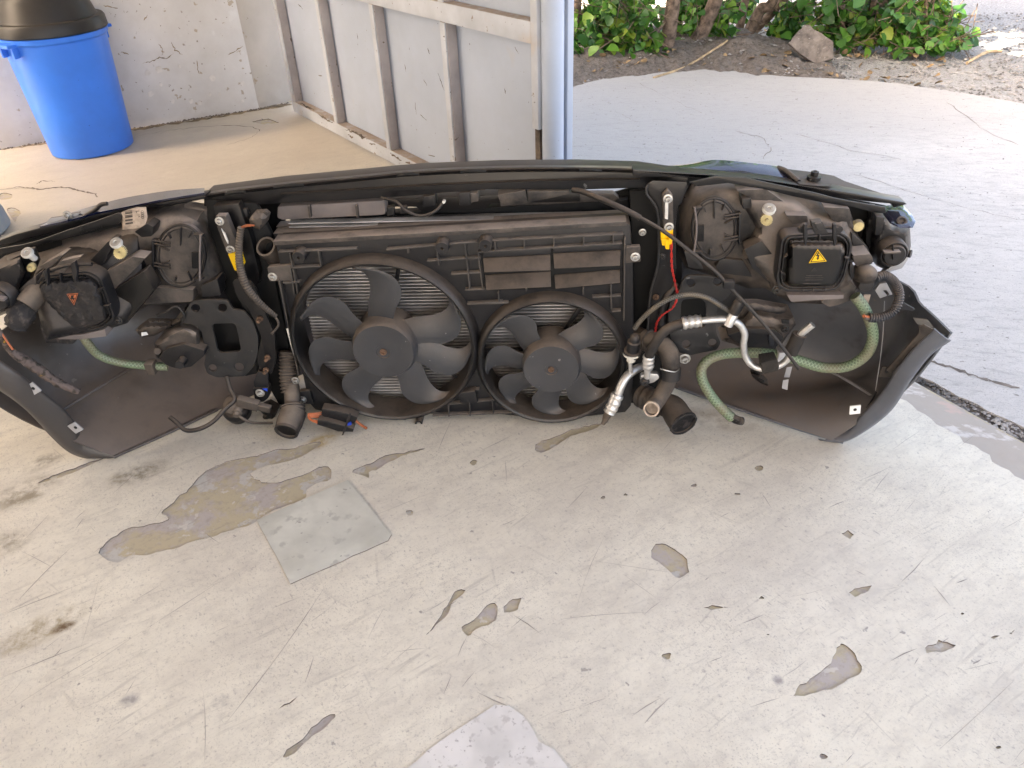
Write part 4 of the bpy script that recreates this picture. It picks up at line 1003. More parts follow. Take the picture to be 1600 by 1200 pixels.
# right strips
rb = pxplate('wing_bracket', z_(27, (280, 128), (430, 92), (600, 100), (740, 132), (870, 160), (1010, 190), (1100, 215), (1250, 243), (1395, 268), (1400, 305), (1330, 300), (1200, 266), (1050, 245), (900, 214), (700, 166), (500, 132), (330, 150)), -.02, .004, 'steel_black', CAR)
plug('bracket_hole', 1251.5, 302, -.0212, .0038, 'ink', rb, .0008)
pxplate('upper_rail', z_(27, (-40, 55), (200, 70), (430, 88), (700, 112), (900, 140), (1100, 170), (1250, 196), (1310, 208), (1500, 240), (1520, 252), (1440, 272), (1430, 250), (1300, 238), (1000, 192), (860, 160), (740, 130), (600, 104), (430, 100), (200, 98), (-40, 95)), .0, .03, 'steel_black', CAR, bevel=.002)
loft('front_panel', [[A(x, y, .02) for x, y in z_(27, (0, 52), (220, 70), (430, 87), (700, 112), (900, 133))], [A(x, y, .040) for x, y in z_(27, (130, 44), (330, 40), (480, 45), (700, 68), (850, 90))], [A(x, y, .060) for x, y in z_(27, (250, 40), (390, 12), (480, 10), (690, 32), (780, 46))]], 'paint_black', CAR, .003, 5, 4)
pxplate('top_tray', z_(27, (790, 52), (1000, 78), (1110, 98), (1170, 128), (1260, 158), (1420, 212), (1500, 238), (1300, 205), (1100, 168), (900, 137)), 0, .008, 'plastic', CAR, dfun=plane3((1230, 268, .055), (1250, 287, .01), (1400, 308, .03)))
k = pxplate('hinge_plate', z_(27, (890, 122), (960, 105), (1100, 98), (1112, 110), (1085, 150), (1020, 150), (905, 138)), 0, .010, 'plastic', CAR, dfun=plane3((1250, 284, .01), (1290, 276, .045), (1300, 290, .008)))
lathe('nut', [(.012, -.004), (.012, .002), (.007, .003), (.0068, .010), (.004, .011), (0, .007)], A(1272, 277, .022), Z, 'steel_black', k, 14)
tube('stay_rod', At(*z_(27, (785, 46, .06), (830, 65, .04), (900, 125, .012))), .005, 'plastic', CAR, 8, 4)
pillow('end_bracket', z_(27, (1360, 268), (1420, 262), (1500, 262), (1545, 310), (1566, 350), (1550, 385), (1480, 388), (1420, 360), (1390, 320)), plane3((1375, 324, .03), (1430, 350, -.035), (1420, 320, .03)), plane3((1375, 324, .026), (1430, 350, -.039), (1420, 320, .026)), 6, .004, 'paint_black', CAR, step=4)
lathe('bushing', [(.009, 0), (.009, .003), (.006, .004), (.004, .001), (0, .001)], A(1408.5, 346.5, -.028), (TC + Z * 1.4), 'rubber', CAR, 18)

# --- upper ducts
dk = pxplate('air_duct', z_(3, (395, 288), (975, 254), (982, 330), (960, 335), (420, 362), (392, 350)), .06, .05, 'plastic_grey', CAR, r=3, bevel=.003)
for x in (568, 825): bar('duct_divider', A(*z_(3, (x, 278))[0], .056), A(*z_(3, (x + 8, 342))[0], .056), .004, .012, 'plastic_dusty', dk)
for q in ([(1185, 235), (1250, 225), (1255, 285), (1185, 290)], [(1380, 215), (1440, 210), (1445, 280), (1385, 285)]):
    pxplate('grille_block', z_(3, *q), .05, .03, 'plastic', CAR)
pxplate('grille_frame', z_(3, (985, 250), (1600, 225), (2040, 215), (2040, 262), (1560, 272), (1520, 300), (1180, 318), (1150, 290), (985, 290)), .09, .03, 'plastic_clean', CAR)
for q in ([(60, 150), (160, 145), (165, 190), (60, 212)], [(270, 155), (420, 130), (437, 200), (290, 215)], [(430, 135), (660, 132), (660, 150), (435, 200)]):
    pxplate('grille_block', z_(5, *q), .06, .03, 'plastic_dusty', CAR)
pxplate('grille_frame', z_(5, (280, 165), (660, 150), (900, 150), (930, 175), (900, 190), (500, 215), (285, 218)), .10, .02, 'plastic_dusty', CAR)
tube('lock_wire', At(*z_(3, (960, 240, .04), (1040, 262, .02), (1095, 310, .01), (1170, 338, .01), (1250, 315, .01), (1300, 260, .03))), .0028, 'rubber', CAR, 8, 6)
pxplate('wire_plug', z_(3, (985, 295), (1025, 288), (1030, 335), (990, 340)), .015, .012, 'plastic_clean', CAR, r=2); pxplate('wire_plug', z_(3, (1060, 295), (1095, 290), (1098, 325), (1062, 328)), .01, .012, 'plastic_clean', CAR, r=2)
plug('wire_end', 694, 313.5, .02, .003, 'white_plastic', CAR, .008)

# --- side members and crash-can flanges
pxplate('dark_side_backing', [(322, 312), (400, 318), (424, 366), (430, 440), (446, 520), (466, 610), (470, 645), (440, 640), (395, 560), (360, 470), (330, 430)], .045, .012, 'black_void', CAR)  # near-black sheets paint in the dark voids beside the shroud
pxplate('dark_side_backing', [(984, 300), (1060, 290), (1066, 420), (1058, 600), (1020, 630), (985, 630), (990, 420)], .06, .012, 'black_void', CAR)
tube('grommet_duct', At((435, 400, .05), (415, 385, .02)), [.024, .020], 'rubber_brown', CAR, 18, 4, hollow=.004)
LM = pxplate('side_member', rnd(z_(2, (1262, 0), (1300, -20), (1360, 0), (1392, 40), (1432, 150), (1492, 280), (1500, 430), (1475, 505), (1412, 503), (1398, 420), (1420, 300), (1352, 150), (1285, 70)), 4), -.012, .006, 'steel_black', CAR, bevel=.001)
for (x, y) in z_(2, (1415, 200), (1455, 410), (1447, 478)): lathe('stud', [(.006, 0), (.006, .004), (.0035, .005), (.0035, .014), (.0028, .015), (0, .015)], A(x, y, -.012), TC, 'bolt_rust', LM, 10)
pxplate('member_edge', z_(2, (1285, -10), (1300, 70), (1360, 160), (1415, 290), (1405, 430), (1395, 500), (1330, 515), (1380, 430), (1395, 300), (1330, 160), (1275, 60)), .0, .03, 'black_void', CAR)
pxplate('side_post', [(333, 322), (372, 318), (392, 372), (405, 430), (402, 445), (384, 446), (360, 410), (340, 350)], .02, .02, 'steel_black', CAR)
k = pxplate('side_web', z_(23, (345, 430), (620, 420), (665, 520), (560, 660), (600, 900), (560, 1100), (480, 900), (400, 640)), .03, .01, 'plastic', CAR)
fl_out = rnd(z_(2, (985, 195), (1040, 108), (1110, 98), (1232, 100), (1258, 140), (1268, 152), (1325, 160), (1375, 220), (1402, 300), (1400, 400), (1380, 460), (1330, 515), (1180, 522), (1125, 500), (1108, 450), (1118, 400), (1095, 270), (1050, 235), (985, 225)), 4)
def pxc(x, y, rx, ry=None, n=16, rot=0): return [(x + rx * math.cos(t) * math.cos(rot) - (ry or rx) * math.sin(t) * math.sin(rot), y + rx * math.cos(t) * math.sin(rot) + (ry or rx) * math.sin(t) * math.cos(rot)) for t in [2 * math.pi * i / n for i in range(n)]]
def zc(k, x, y, r): ox, oy, s = ZO[k]; return pxc(ox + x * s, oy + y * s, r * s, r * s * .92)
FLL = pxplate('crash_flange', fl_out, -.014, .006, 'flange', CAR, holes=[rnd(z_(2, (1150, 230), (1280, 226), (1312, 380), (1185, 390)), 7), zc(2, 1062, 145, 24), zc(2, 1208, 143, 25), zc(2, 1155, 470, 22), zc(2, 1298, 465, 26)], bevel=.001)
pxplate('crash_can', rnd(z_(2, (1110, 190), (1310, 180), (1345, 420), (1160, 430)), 5), .035, .02, 'black_void', CAR)
fr_out = rnd(z_(6, (715, 140), (745, 106), (870, 108), (955, 138), (985, 185), (975, 215), (912, 262), (900, 330), (902, 420), (926, 470), (905, 510), (840, 522), (760, 540), (700, 525), (655, 450), (640, 320), (655, 230), (705, 185)), 4)
FLR = pxplate('crash_flange', fr_out, -.014, .006, 'flange', CAR, holes=[rnd(z_(6, (712, 238), (820, 228), (848, 260), (840, 392), (702, 396)), 7), zc(6, 763, 147, 24), zc(6, 908, 140, 24), zc(6, 737, 478, 24), zc(6, 880, 472, 24)], bevel=.001)
pxplate('crash_can', rnd(z_(6, (660, 200), (870, 190), (880, 420), (670, 430)), 5), .035, .02, 'black_void', CAR)
tube('can_rim', At(*z_(6, (690, 150, .01), (630, 230, .0), (605, 320, .0), (612, 420, .0), (650, 500, .005))), .008, 'plastic', CAR, 10, 6)
bolt(*z_(6, (730, 557))[0], -.02, FLR, 'zinc', 1.3)
k = pxplate('lower_tab', z_(2, (1378, 545), (1400, 490), (1455, 500), (1460, 575), (1385, 582)), -.02, .005, 'plastic', CAR, r=2)
k2 = pxplate('lower_tab', z_(24, (340, 290), (485, 285), (490, 380), (440, 420), (360, 420)), -.024, .02, 'plastic_clean', CAR, r=2); bolt(406.5, 613.5, -.026, k2, 'zinc', 1.1)
pxplate('blue_tape', z_(24, (430, 292), (480, 290), (480, 318), (440, 300)), -.0255, .001, 'blue_plastic', k2, bevel=0)
RM = pxplate('side_member', z_(5, (1080, 100), (1110, 78), (1295, 85), (1303, 112), (1268, 205), (1250, 215), (1236, 330), (1240, 560), (1190, 760), (1160, 900), (1085, 900), (1098, 690), (1140, 520), (1143, 260), (1082, 160)), .0, .005, 'steel_black', CAR, bevel=.0015)
tube('flange_edge', At(*z_(5, (1085, 100, -.004), (1080, 150, -.006), (1140, 255, -.006), (1142, 520, -.006), (1100, 690, -.006), (1085, 890, -.006))), .0022, 'flange', RM, 7, 6)
for (x, y, m) in ((1165, 490, 'flange'), (1130, 710, 'bolt_rust')): bolt(*z_(5, (x, y))[0], -.002, RM, m, .7)
plug('bolt_hole', *z_(5, (1172, 545))[0], -.001, .003, 'ink', RM, .0008)
bolt(*z_(5, (1057, 357))[0], .04, CAR, 'zinc', .8)
# impact sensors with yellow plugs
def sensor(q, bolts, yel, white, d):
    s = pxplate('sensor_bar', q, d, .016, 'plastic_dusty', CAR, r=2)
    for (x, y) in bolts: bolt(x, y, d, s, 'zinc', .95)
    pxplate('sensor_face', white, d - .003, .004, 'label_white', s)
    for i, y_ in enumerate(yel): pxplate('yellow_plug', y_, d - .004 - i * .003, .012, 'yellow', s, r=1.2)
sensor(z_(1, (1170, 340), (1225, 338), (1292, 500), (1280, 530), (1232, 535), (1180, 400)), z_(1, (1194, 366), (1254, 521)), [z_(1, (1238, 546), (1300, 532), (1325, 605), (1300, 640), (1275, 635))], z_(23, (175, 770), (215, 830), (240, 850), (300, 1000), (300, 1050), (250, 960)), -.012)
sensor(z_(5, (1165, 160), (1195, 128), (1222, 160), (1226, 340), (1172, 345), (1168, 260)), z_(5, (1195, 175), (1201, 328)), [z_(5, (1156, 352), (1224, 345), (1222, 400), (1158, 405)), z_(5, (1162, 395), (1190, 392), (1190, 432), (1163, 430)), z_(5, (1180, 400), (1205, 398), (1203, 452), (1182, 450)), z_(5, (1200, 392), (1222, 390), (1216, 424), (1202, 426))], z_(5, (1180, 195), (1198, 193), (1196, 290), (1178, 285)), -.012)

# --- headlights
def oval_cap(parent, x, y, rx, ry, d, spokes, side):
    f = lambda px, py: A(px, py, d - .012 * (1 - ((px - x) / rx) ** 2 * .5 - ((py - y) / ry) ** 2 * .5) * .5)
    cap = plate('round_cover', pxc(x, y, rx, ry, 36), f, .016, 'plastic_dusty', parent, bevel=.001, extra=[(x + rx * q * math.cos(t), y + ry * q * math.sin(t)) for q in (.3, .6, .85) for t in [i * .524 for i in range(12)]], smooth=True)
    tube('cover_rim', At(*[p + (d - .001,) for p in pxc(x, y, rx * 1.02, ry * 1.02, 32) + pxc(x, y, rx * 1.02, ry * 1.02, 32)[:1]]), .0030, 'plastic_clean', cap, 7, 2)
    tube('cover_rim', At(*[p + (d - .003,) for p in pxc(x, y, rx * .90, ry * .90, 32) + pxc(x, y, rx * .9, ry * .9, 32)[:1]]), .0016, 'plastic_clean', cap, 6, 2)
    for a, r0, r1 in spokes:
        t = math.radians(a); bar('cover_rib', A(x + rx * r0 * math.cos(t), y - ry * r0 * math.sin(t), d - .008), A(x + rx * r1 * math.cos(t), y - ry * r1 * math.sin(t), d - .007), .0018, .006, 'plastic', cap)
    for i in range(7):      # grip panel
        px = x + side * rx * (.48 + i * .045); bar('cover_rib', A(px, y - ry * .12, d - .007), A(px + side * .8, y + ry * .42, d - .007), .0012, .004, 'plastic', cap, bevel=.0003)
    lv = x + side * rx * .86; tube('spring_lever', At((lv - 1, y - ry * .72, d - .014), (lv - side * 2, y, d - .018), (lv - 2, y + ry * .82, d - .014)), .0018, 'plastic_grey', cap, 7, 5)
    for yy in (-.72, .78): bar('lever_seat', A(lv - side * 10, y + ry * yy, d - .008), A(lv + side * 4, y + ry * yy * .95, d - .010), .004, .01, 'plastic', cap)
    for yy in (-.42, .32):
        for k in (0, 5): tube('hinge_arm', At((x - side * rx * .45, y + ry * yy + k, d - .010), (x - side * rx * 1.12, y + ry * yy - 4 + k, d - .006)), .0018, 'plastic', cap, 6, 2)
    bar('hinge_post', A(x - side * rx * 1.14, y - ry * .55, d - .003), A(x - side * rx * 1.12, y + ry * .5, d - .003), .004, .012, 'plastic', cap)
    return cap
def gear(parent, x, y, r, d, cap=None):
    pts = []
    for i in range(44): q = r * (1 if i % 2 else .86); t = 2 * math.pi * i / 44; pts.append((x + q * math.cos(t), y + q * math.sin(t)))
    g = pxplate('adjuster_gear', pts, d, .006, 'gear', parent, bevel=.0004); plug('gear_axle', x, y, d, .0032, 'gear', g, .004)
    if cap: lathe('adjuster_cap', [(.006, -.02), (.006, -.003), (.011, -.002), (.0112, .002), (.009, .004), (.004, .004), (.0035, .002), (0, .002)], A(cap[0], cap[1], d + .004), (Z * .8 + TC * .55), 'white_plastic', g, 18)
# right
HR = pillow('headlight', z_(7, (62, 560), (80, 450), (110, 370), (160, 290), (270, 242), (380, 232), (560, 242), (760, 290), (900, 352), (1000, 372), (1050, 520), (1110, 580), (1112, 620), (1010, 640), (1040, 800), (1000, 868), (900, 890), (680, 880), (590, 830), (540, 800), (440, 800), (270, 735), (110, 690), (75, 625)), .05, -.002, 50, .05, 'plastic_dusty', CAR, 8)
pillow('housing_shoulder', z_(7, (400, 300), (470, 300), (560, 298), (700, 330), (800, 400), (930, 420), (1000, 400), (1025, 540), (1005, 790), (900, 830), (640, 840), (585, 830), (560, 770), (430, 640), (470, 560), (500, 480), (440, 380)), plane3((1170, 310, .0), (1210, 455, -.045), (1328, 450, -.05)), plane3((1170, 310, -.012), (1210, 455, -.066), (1328, 450, -.070)), 16, .05, 'plastic_dusty', HR, 6)
for q, d, m in ((z_(7, (385, 270), (545, 262), (640, 330), (470, 320)), -.012, 'plastic_dusty'), (z_(7, (415, 318), (465, 312), (470, 365), (420, 372)), -.022, 'plastic_clean'), (z_(7, (655, 405), (770, 408), (775, 440), (690, 455)), -.04, 'plastic_dusty'), (z_(7, (860, 360), (1000, 368), (1025, 480), (905, 430)), -.03, 'plastic_dusty'), (z_(7, (1010, 500), (1100, 580), (1108, 605), (1020, 600)), -.04, 'plastic'),
                (z_(7, (270, 690), (300, 640), (420, 650), (470, 740), (300, 720)), -.008, 'plastic'), (z_(7, (100, 600), (180, 620), (205, 700), (125, 690)), -.012, 'plastic'), (z_(7, (430, 590), (520, 545), (600, 640), (590, 800), (470, 690)), -.045, 'plastic')):
    pxplate('housing_facet', q, d, .03, m, HR, r=2, bevel=.002)
def module_cover(parent, rim, face, d, m, ticks):
    cx = sum(p[0] for p in rim) / len(rim); cy = sum(p[1] for p in rim) / len(rim)
    inn = [(cx + (x - cx) * .93, cy + (y - cy) * .93) for x, y in rim]
    fr_ = pxplate('cover_frame', rnd(rim, 9), d, .03, 'plastic', parent, holes=[rnd(inn, 8)], bevel=.0012)
    inn2 = [(cx + (x - cx) * .90, cy + (y - cy) * .90) for x, y in rim]; inn3 = [(cx + (x - cx) * .86, cy + (y - cy) * .86) for x, y in rim]
    pxplate('cover_gasket', rnd(inn2, 8), d - .004, .02, 'plastic_clean', parent, holes=[rnd(inn3, 7)], bevel=.001)
    pxplate('cover_well', rnd(inn, 8), d + .012, .006, 'black_void', parent, bevel=0)
    cv = pillow('module_cover', face, d + .006, d - .016, 9, .02, m, parent, 5, r=12, rough=.006 if m == 'burnt' else 0)
    for a, b in ticks: bar('frame_tick', A(*a, d - .006), A(*b, d - .008), .0018, .008, 'plastic', parent)
    return cv
mat('plastic_cover', (.008, .0078, .0078), .34, dust=.06, up=1.1, bump=.1, bscale=260)
def P26(*p): return z_(26, *p)
tk = lambda *ps: [(z_(26, a)[0], z_(26, b)[0]) for a, b in ps]
mc = module_cover(HR, P26((75, 230), (130, 180), (690, 150), (770, 195), (812, 262), (805, 350), (735, 640), (650, 762), (120, 772), (40, 725), (22, 650)), P26((150, 285), (205, 250), (705, 258), (748, 325), (722, 560), (645, 732), (170, 728), (122, 672)), -.082, 'plastic_cover',
                  tk(((180, 235), (185, 265)), ((470, 175), (468, 240)), ((95, 410), (135, 380)), ((60, 550), (110, 590)), ((300, 740), (305, 765)), ((400, 738), (405, 763)), ((530, 735), (535, 760)), ((730, 410), (775, 420))))
def warning(parent, T, d, boltp, tone='label_yellow'):
    c = V((sum(p[0] for p in T) / 3, sum(p[1] for p in T) / 3))
    sc = lambda k: [tuple(c + (V(p) - c) * k) for p in T]
    a = pxplate('warning_sign', sc(1.0), d, .0012, tone, parent, bevel=0)
    pxplate('warning_border', sc(.86), d - .0004, .0005, 'ink', parent, bevel=0, holes=[sc(.72)])
    if boltp: pxplate('warning_bolt', boltp, d - .0005, .0005, 'ink', parent, bevel=0)
DC = -.0995
warning(HR, P26((452, 330), (545, 456), (360, 474)), DC, P26((452, 366), (433, 402), (452, 402), (444, 424), (436, 422), (452, 444), (468, 420), (460, 422), (472, 390), (453, 390), (466, 366)))
for i, (x0, x1, y) in enumerate(((330, 500, 605), (320, 512, 628), (325, 505, 650), (300, 490, 688))):
    pxplate('moulded_line', P26((x0, y - 3), (x1, y - 3), (x1, y + 4), (x0, y + 4)), DC - .0002, .0006, 'plastic_dusty', HR, bevel=0)
pxplate('moulded_mark', P26((415, 525), (445, 558), (385, 560)), DC - .0002, .0006, 'plastic_dusty', HR, bevel=0)
tube('hinge_bar', At(*P26((255, 110, -.095), (470, 100, -.097), (685, 105, -.095))), .0032, 'plastic', HR, 9, 3)
pxplate('hinge_clip', P26((385, 50), (500, 42), (530, 110), (560, 160), (420, 172), (400, 110)), -.103, .014, 'plastic', HR, r=2, bevel=.0015)
pxplate('hinge_clip', P26((420, 60), (490, 55), (520, 130), (450, 140)), -.105, .004, 'plastic_dusty', HR, r=1)
for x in (325, 630): pxplate('hinge_hook', P26((x - 18, 75), (x + 15, 70), (x + 22, 180), (x + 15, 250), (x - 3, 305), (x - 15, 200)), -.108, .008, 'plastic', HR, r=1.5, bevel=.001)
for x in (285, 665): plug('hinge_eye', *P26((x, 110))[0], -.092, .007, 'plastic', HR, .006)
pxplate('lower_tray', P26((130, 805), (720, 808), (722, 845), (430, 862), (180, 882), (165, 868)), -.07, .03, 'plastic_grey', HR, bevel=.001)
pxplate('lower_tray', P26((480, 880), (620, 800), (850, 770), (830, 850), (650, 915), (570, 930)), -.05, .03, 'plastic_dusty', HR, r=2)
pxplate('lower_tray', P26((660, 690), (800, 665), (850, 720), (840, 790), (700, 790)), -.055, .03, 'plastic_dusty', HR, r=3)
bolt(*P26((18, 745))[0], -.07, HR, 'flange', .9)
oval_cap(HR, *z_(7, (265, 478))[0], 34.5, 47, -.012, [(90, .35, .95), (60, .7, .95), (125, .7, .95), (300, .6, .95), (255, .7, .9), (20, .5, .9), (-20, .5, .9)], -1)
gear(HR, *z_(7, (550, 430))[0], 10, -.055, z_(7, (562, 372))[0])
plug('adjuster_wheel', *z_(7, (1040, 455))[0], -.02, .010, 'gear', HR, .01, 16)
# connector and conduit of the right headlight
k = pxplate('plug_body', P26((815, 395), (1000, 380), (1025, 420), (1022, 480), (880, 530), (835, 480)), -.075, .04, 'plastic_dusty', HR, r=2, bevel=.002)
lathe('plug_boot', [(.014, -.03), (.0165, -.012), (.0165, .002), (.0145, .011), (.009, .017), (0, .019)], A(*P26((955, 590))[0], -.085), (TC + Z * .35 + U * .1), 'rubber_brown', HR, 22)
lathe('plug_boot', [(.014, -.02), (.0145, .004), (.012, .010), (0, .012)], A(*P26((940, 680))[0], -.078), TC, 'rubber', HR, 20)
pxplate('plug_clip', P26((790, 490), (830, 500), (850, 620), (800, 640), (785, 560)), -.08, .012, 'plastic_clean', HR, r=1)
mat('rubber_blue', (.030, .034, .042), .35, dust=.06)
CD = tube('cable_conduit', At(*P26((1050, 640, -.085), (1100, 610, -.08), (1170, 612, -.075), (1245, 670, -.07), (1295, 770, -.07), (1290, 880, -.075), (1225, 985, -.08), (1110, 1040, -.085), (985, 1042, -.085))), .0068, 'rubber_blue', CAR, 14, 6, rib=.0017, pitch=.0042)
tube('cut_wire', At(*P26((1010, 1035, -.085), (960, 1035, -.087), (930, 1025, -.09))), .0028, 'orange_wire', CD, 6, 3); tube('cut_wire', At(*P26((1010, 1050, -.087), (965, 1055, -.09), (940, 1048, -.092))), .0026, 'rubber_brown', CD, 6, 3)
# right turn signal
TS = pillow('turn_signal', P26((1040, 200), (1085, 120), (1075, -20), (1165, -10), (1240, 90), (1415, 120), (1422, 300), (1395, 400), (1335, 500), (1190, 560), (1060, 500), (1020, 400)), .02, -.025, 9, .06, 'plastic', CAR, 4)
SC = P26((1220, 350))[0]
lathe('bulb_socket', [(.0245, -.01), (.0245, .010), (.022, .014), (.0205, .014), (.0195, .008), (.019, .008), (.0185, .016), (.0165, .018), (0, .018)], A(*SC, -.035), TC, 'plastic', TS, 32)
bar('socket_grip', A(SC[0] - 13, SC[1] + 1, -.058), A(SC[0] + 13, SC[1], -.058), .0032, .012, 'plastic_dusty', TS); bar('socket_grip', A(SC[0] + 2, SC[1] - 11, -.056), A(SC[0] + 2, SC[1] + 13, -.056), .0018, .006, 'plastic', TS)
tube('pivot_pin', At(*P26((1370, 370, -.03), (1425, 378, -.035))), .0068, 'plastic_clean', TS, 14, 2)
pxplate('signal_bracket', P26((1130, 570), (1340, 430), (1400, 400), (1390, 440), (1330, 530), (1190, 570), (1170, 620), (1140, 600)), -.02, .01, 'silver_paint', TS, bevel=.001)
pxplate('signal_rib', P26((1065, -10), (1150, 0), (1115, 190), (1050, 180)), -.035, .02, 'plastic_clean', TS)
for q in (P26((1100, 690), (1170, 680), (1230, 800), (1100, 840), (1050, 760)),): pxplate('clip_tab', q, -.035, .006, 'silver_paint', TS, holes=[P26((1130, 760), (1165, 755), (1200, 800), (1180, 815))])

# left headlight
HL = pillow('headlight', z_(1, (190, 545), (340, 498), (650, 415), (700, 360), (810, 330), (960, 312), (1090, 330), (1150, 430), (1200, 580), (1235, 680), (1180, 790), (1050, 812), (800, 825), (690, 900), (560, 960), (240, 1000), (180, 700)), .05, .0, 50, .05, 'plastic_dusty', CAR, 8)
pillow('housing_shoulder', z_(1, (195, 650), (300, 570), (500, 560), (590, 490), (730, 420), (770, 432), (782, 560), (835, 740), (760, 830), (690, 922), (560, 962), (260, 1010), (215, 900), (185, 720)), plane3((180, 390, -.0), (60, 440, -.055), (190, 500, -.05)), plane3((180, 390, -.02), (60, 440, -.08), (190, 500, -.072)), 16, .05, 'plastic', HL, 6)
for q, d, m in ((z_(1, (560, 655), (720, 560), (790, 570), (620, 740)), -.06, 'plastic_dusty'), (z_(1, (610, 745), (780, 640), (838, 740), (690, 915)), -.055, 'plastic_cover'), (z_(1, (730, 425), (800, 380), (835, 400), (825, 450), (770, 455)), -.02, 'plastic_clean'), (z_(1, (1090, 720), (1180, 680), (1200, 770), (1100, 785)), -.005, 'plastic'), (z_(1, (780, 820), (850, 730), (1050, 740), (1050, 805)), -.008, 'plastic_dusty'), (z_(1, (490, 580), (590, 475), (620, 480), (560, 610)), -.05, 'plastic'), (z_(22, (700, 420), (1050, 220), (1130, 210), (860, 480)), -.075, 'plastic_dusty'), (z_(22, (310, 860), (480, 700), (640, 580), (640, 900)), -.09, 'plastic_dusty')):
    pxplate('housing_facet', q, d, .03, m, HL, r=2, bevel=.002)
mcl = module_cover(HL, z_(1, (182, 715), (235, 662), (480, 636), (548, 675), (628, 900), (560, 955), (390, 985), (250, 830)), z_(1, (202, 722), (250, 690), (495, 672), (537, 712), (588, 900), (540, 932), (395, 965), (310, 880), (235, 800)), -.088, 'burnt', [(z_(1, (330, 640))[0], z_(1, (335, 690))[0]), (z_(1, (520, 740))[0], z_(1, (560, 730))[0]), (z_(1, (555, 830))[0], z_(1, (600, 820))[0])])
warning(HL, z_(1, (362, 764), (424, 760), (402, 824)), -.106, z_(1, (385, 772), (402, 770), (398, 785), (408, 784), (394, 806), (396, 792), (384, 793)), 'orange_wire')
pxplate('hinge_clip', z_(1, (280, 640), (330, 585), (390, 570), (440, 560), (340, 650)), -.10, .012, 'plastic_dusty', HL, r=2, bevel=.0015)
for q in (z_(1, (235, 640), (255, 625), (262, 722), (245, 690)), z_(1, (382, 600), (405, 585), (418, 640), (408, 705), (392, 660))): pxplate('hinge_hook', q, -.115, .008, 'plastic', HL, r=1.2, bevel=.001)
tube('hinge_bar', At(*z_(1, (240, 650, -.098), (350, 610, -.10), (500, 600, -.096))), .0035, 'plastic', HL, 9, 3)
pxplate('lower_tray', z_(1, (300, 990), (440, 985), (570, 955), (575, 995), (440, 1010), (320, 1010)), -.085, .03, 'plastic_grey', HL, bevel=.001)
pxplate('lower_tray', z_(1, (215, 925), (290, 960), (420, 990), (400, 1035), (250, 1030)), -.08, .03, 'burnt', HL, r=3)
bolt(*z_(1, (646, 905))[0], -.072, HL, 'flange', .9)
oval_cap(HL, *z_(1, (982, 555))[0], 37, 47, -.010, [(90, .35, .95), (60, .7, .95), (125, .7, .95), (300, .6, .95), (255, .7, .9), (160, .5, .9), (200, .5, .9)], 1)
gear(HL, *z_(1, (650, 540))[0], 10.5, -.07, z_(1, (632, 486))[0]); gear(HL, *z_(22, (550, 440))[0], 7, -.075, z_(22, (490, 175))[0])
lathe('plug_boot', [(.020, -.05), (.0205, .0), (.019, .012)], A(*z_(1, (165, 800))[0], -.10), (TC - Z * .55 - U * .5), 'rubber_brown', HL, 20)
tube('melted_boot', At(*z_(1, (150, 820, -.10), (110, 880, -.12), (90, 940, -.128))), [.020, .022, .018], 'burnt', HL, 18, 5, jit=.14, hollow=.006)
# sticker with bars, L and rings
ST = pillow('part_sticker', z_(1, (655, 322), (690, 306), (740, 292), (793, 292), (801, 345), (786, 402), (665, 414)), -.016, -.020, 14, .001, 'label_old', HL, 5)
for i in range(13):
    y = 326 + i * 1.7; x0, x1 = 195.2 + (i * .05), 206.5 + i * .09
    if i in (3, 7, 10): continue
    pxplate('sticker_bar', [(x0, y + 4 - i * .0), (x1, y + 2.5), (x1, y + 2.5 + .6 + (i % 3) * .35), (x0, y + 4.6 + (i % 3) * .35)], -.0212, .0004, 'ink', ST, bevel=0)
def tx(s, px, py, size): return text_mesh('sticker_letter', s, A(px, py, -.0214), (-Z + U * .08), (U + Z * .08), size, 'ink', ST, V())
tx('L', 215, 331, .0105); tx('1K', 217, 337.5, .006)
for i in range(4):
    t = [2 * math.pi * j / 16 for j in range(17)]; y = 331 + i * 2.9
    tube('sticker_ring', At(*[(222.3 + 1.9 * math.cos(q) + i * .15, y + 1.9 * math.sin(q), -.0213) for q in t]), .0003, 'ink', ST, 4, 1)
# left turn signal
TL = pillow('turn_signal', z_(1, (-60, 620), (30, 590), (110, 560), (140, 640), (95, 750), (60, 860), (-60, 900)), -.05, -.10, 8, .05, 'plastic', CAR, 4)
lathe('bulb_socket', [(.0255, -.01), (.0255, .010), (.023, .014), (.0205, .014), (.0195, .008), (.0185, .016), (.0165, .018), (0, .018)], A(*z_(1, (15, 775))[0], -.11), TC, 'plastic', TL, 32)
bar('socket_grip', A(-9, 464, -.133), A(9, 467, -.133), .004, .012, 'plastic_grey', TL)

# --- lamps and horn below
FG = pillow('fog_lamp', z_(1, (840, 1030), (930, 950), (1000, 930), (1090, 960), (1110, 1090), (1020, 1110), (870, 1110), (850, 1090)), .02, -.025, 10, .06, 'plastic_dusty', CAR, 5)
pxplate('lamp_cover', z_(1, (860, 1110), (900, 1060), (1000, 1035), (1110, 1070), (1110, 1100), (1040, 1160), (960, 1170), (900, 1150)), -.035, .04, 'plastic', FG, r=3, bevel=.002)
tube('lamp_pin', At(*z_(1, (975, 1150, -.06), (1010, 1100, -.02))), .0085, 'plastic', FG, 14, 2); tube('lamp_pin', At(*z_(1, (855, 1075, -.03), (870, 1100, -.01))), .007, 'plastic', FG, 12, 2)
pillow('bracket_arm', z_(1, (735, 960), (790, 920), (930, 925), (1000, 840), (1020, 900), (960, 930), (840, 990), (770, 1000)), .01, -.01, 8, .02, 'rubber_brown', CAR, 5)
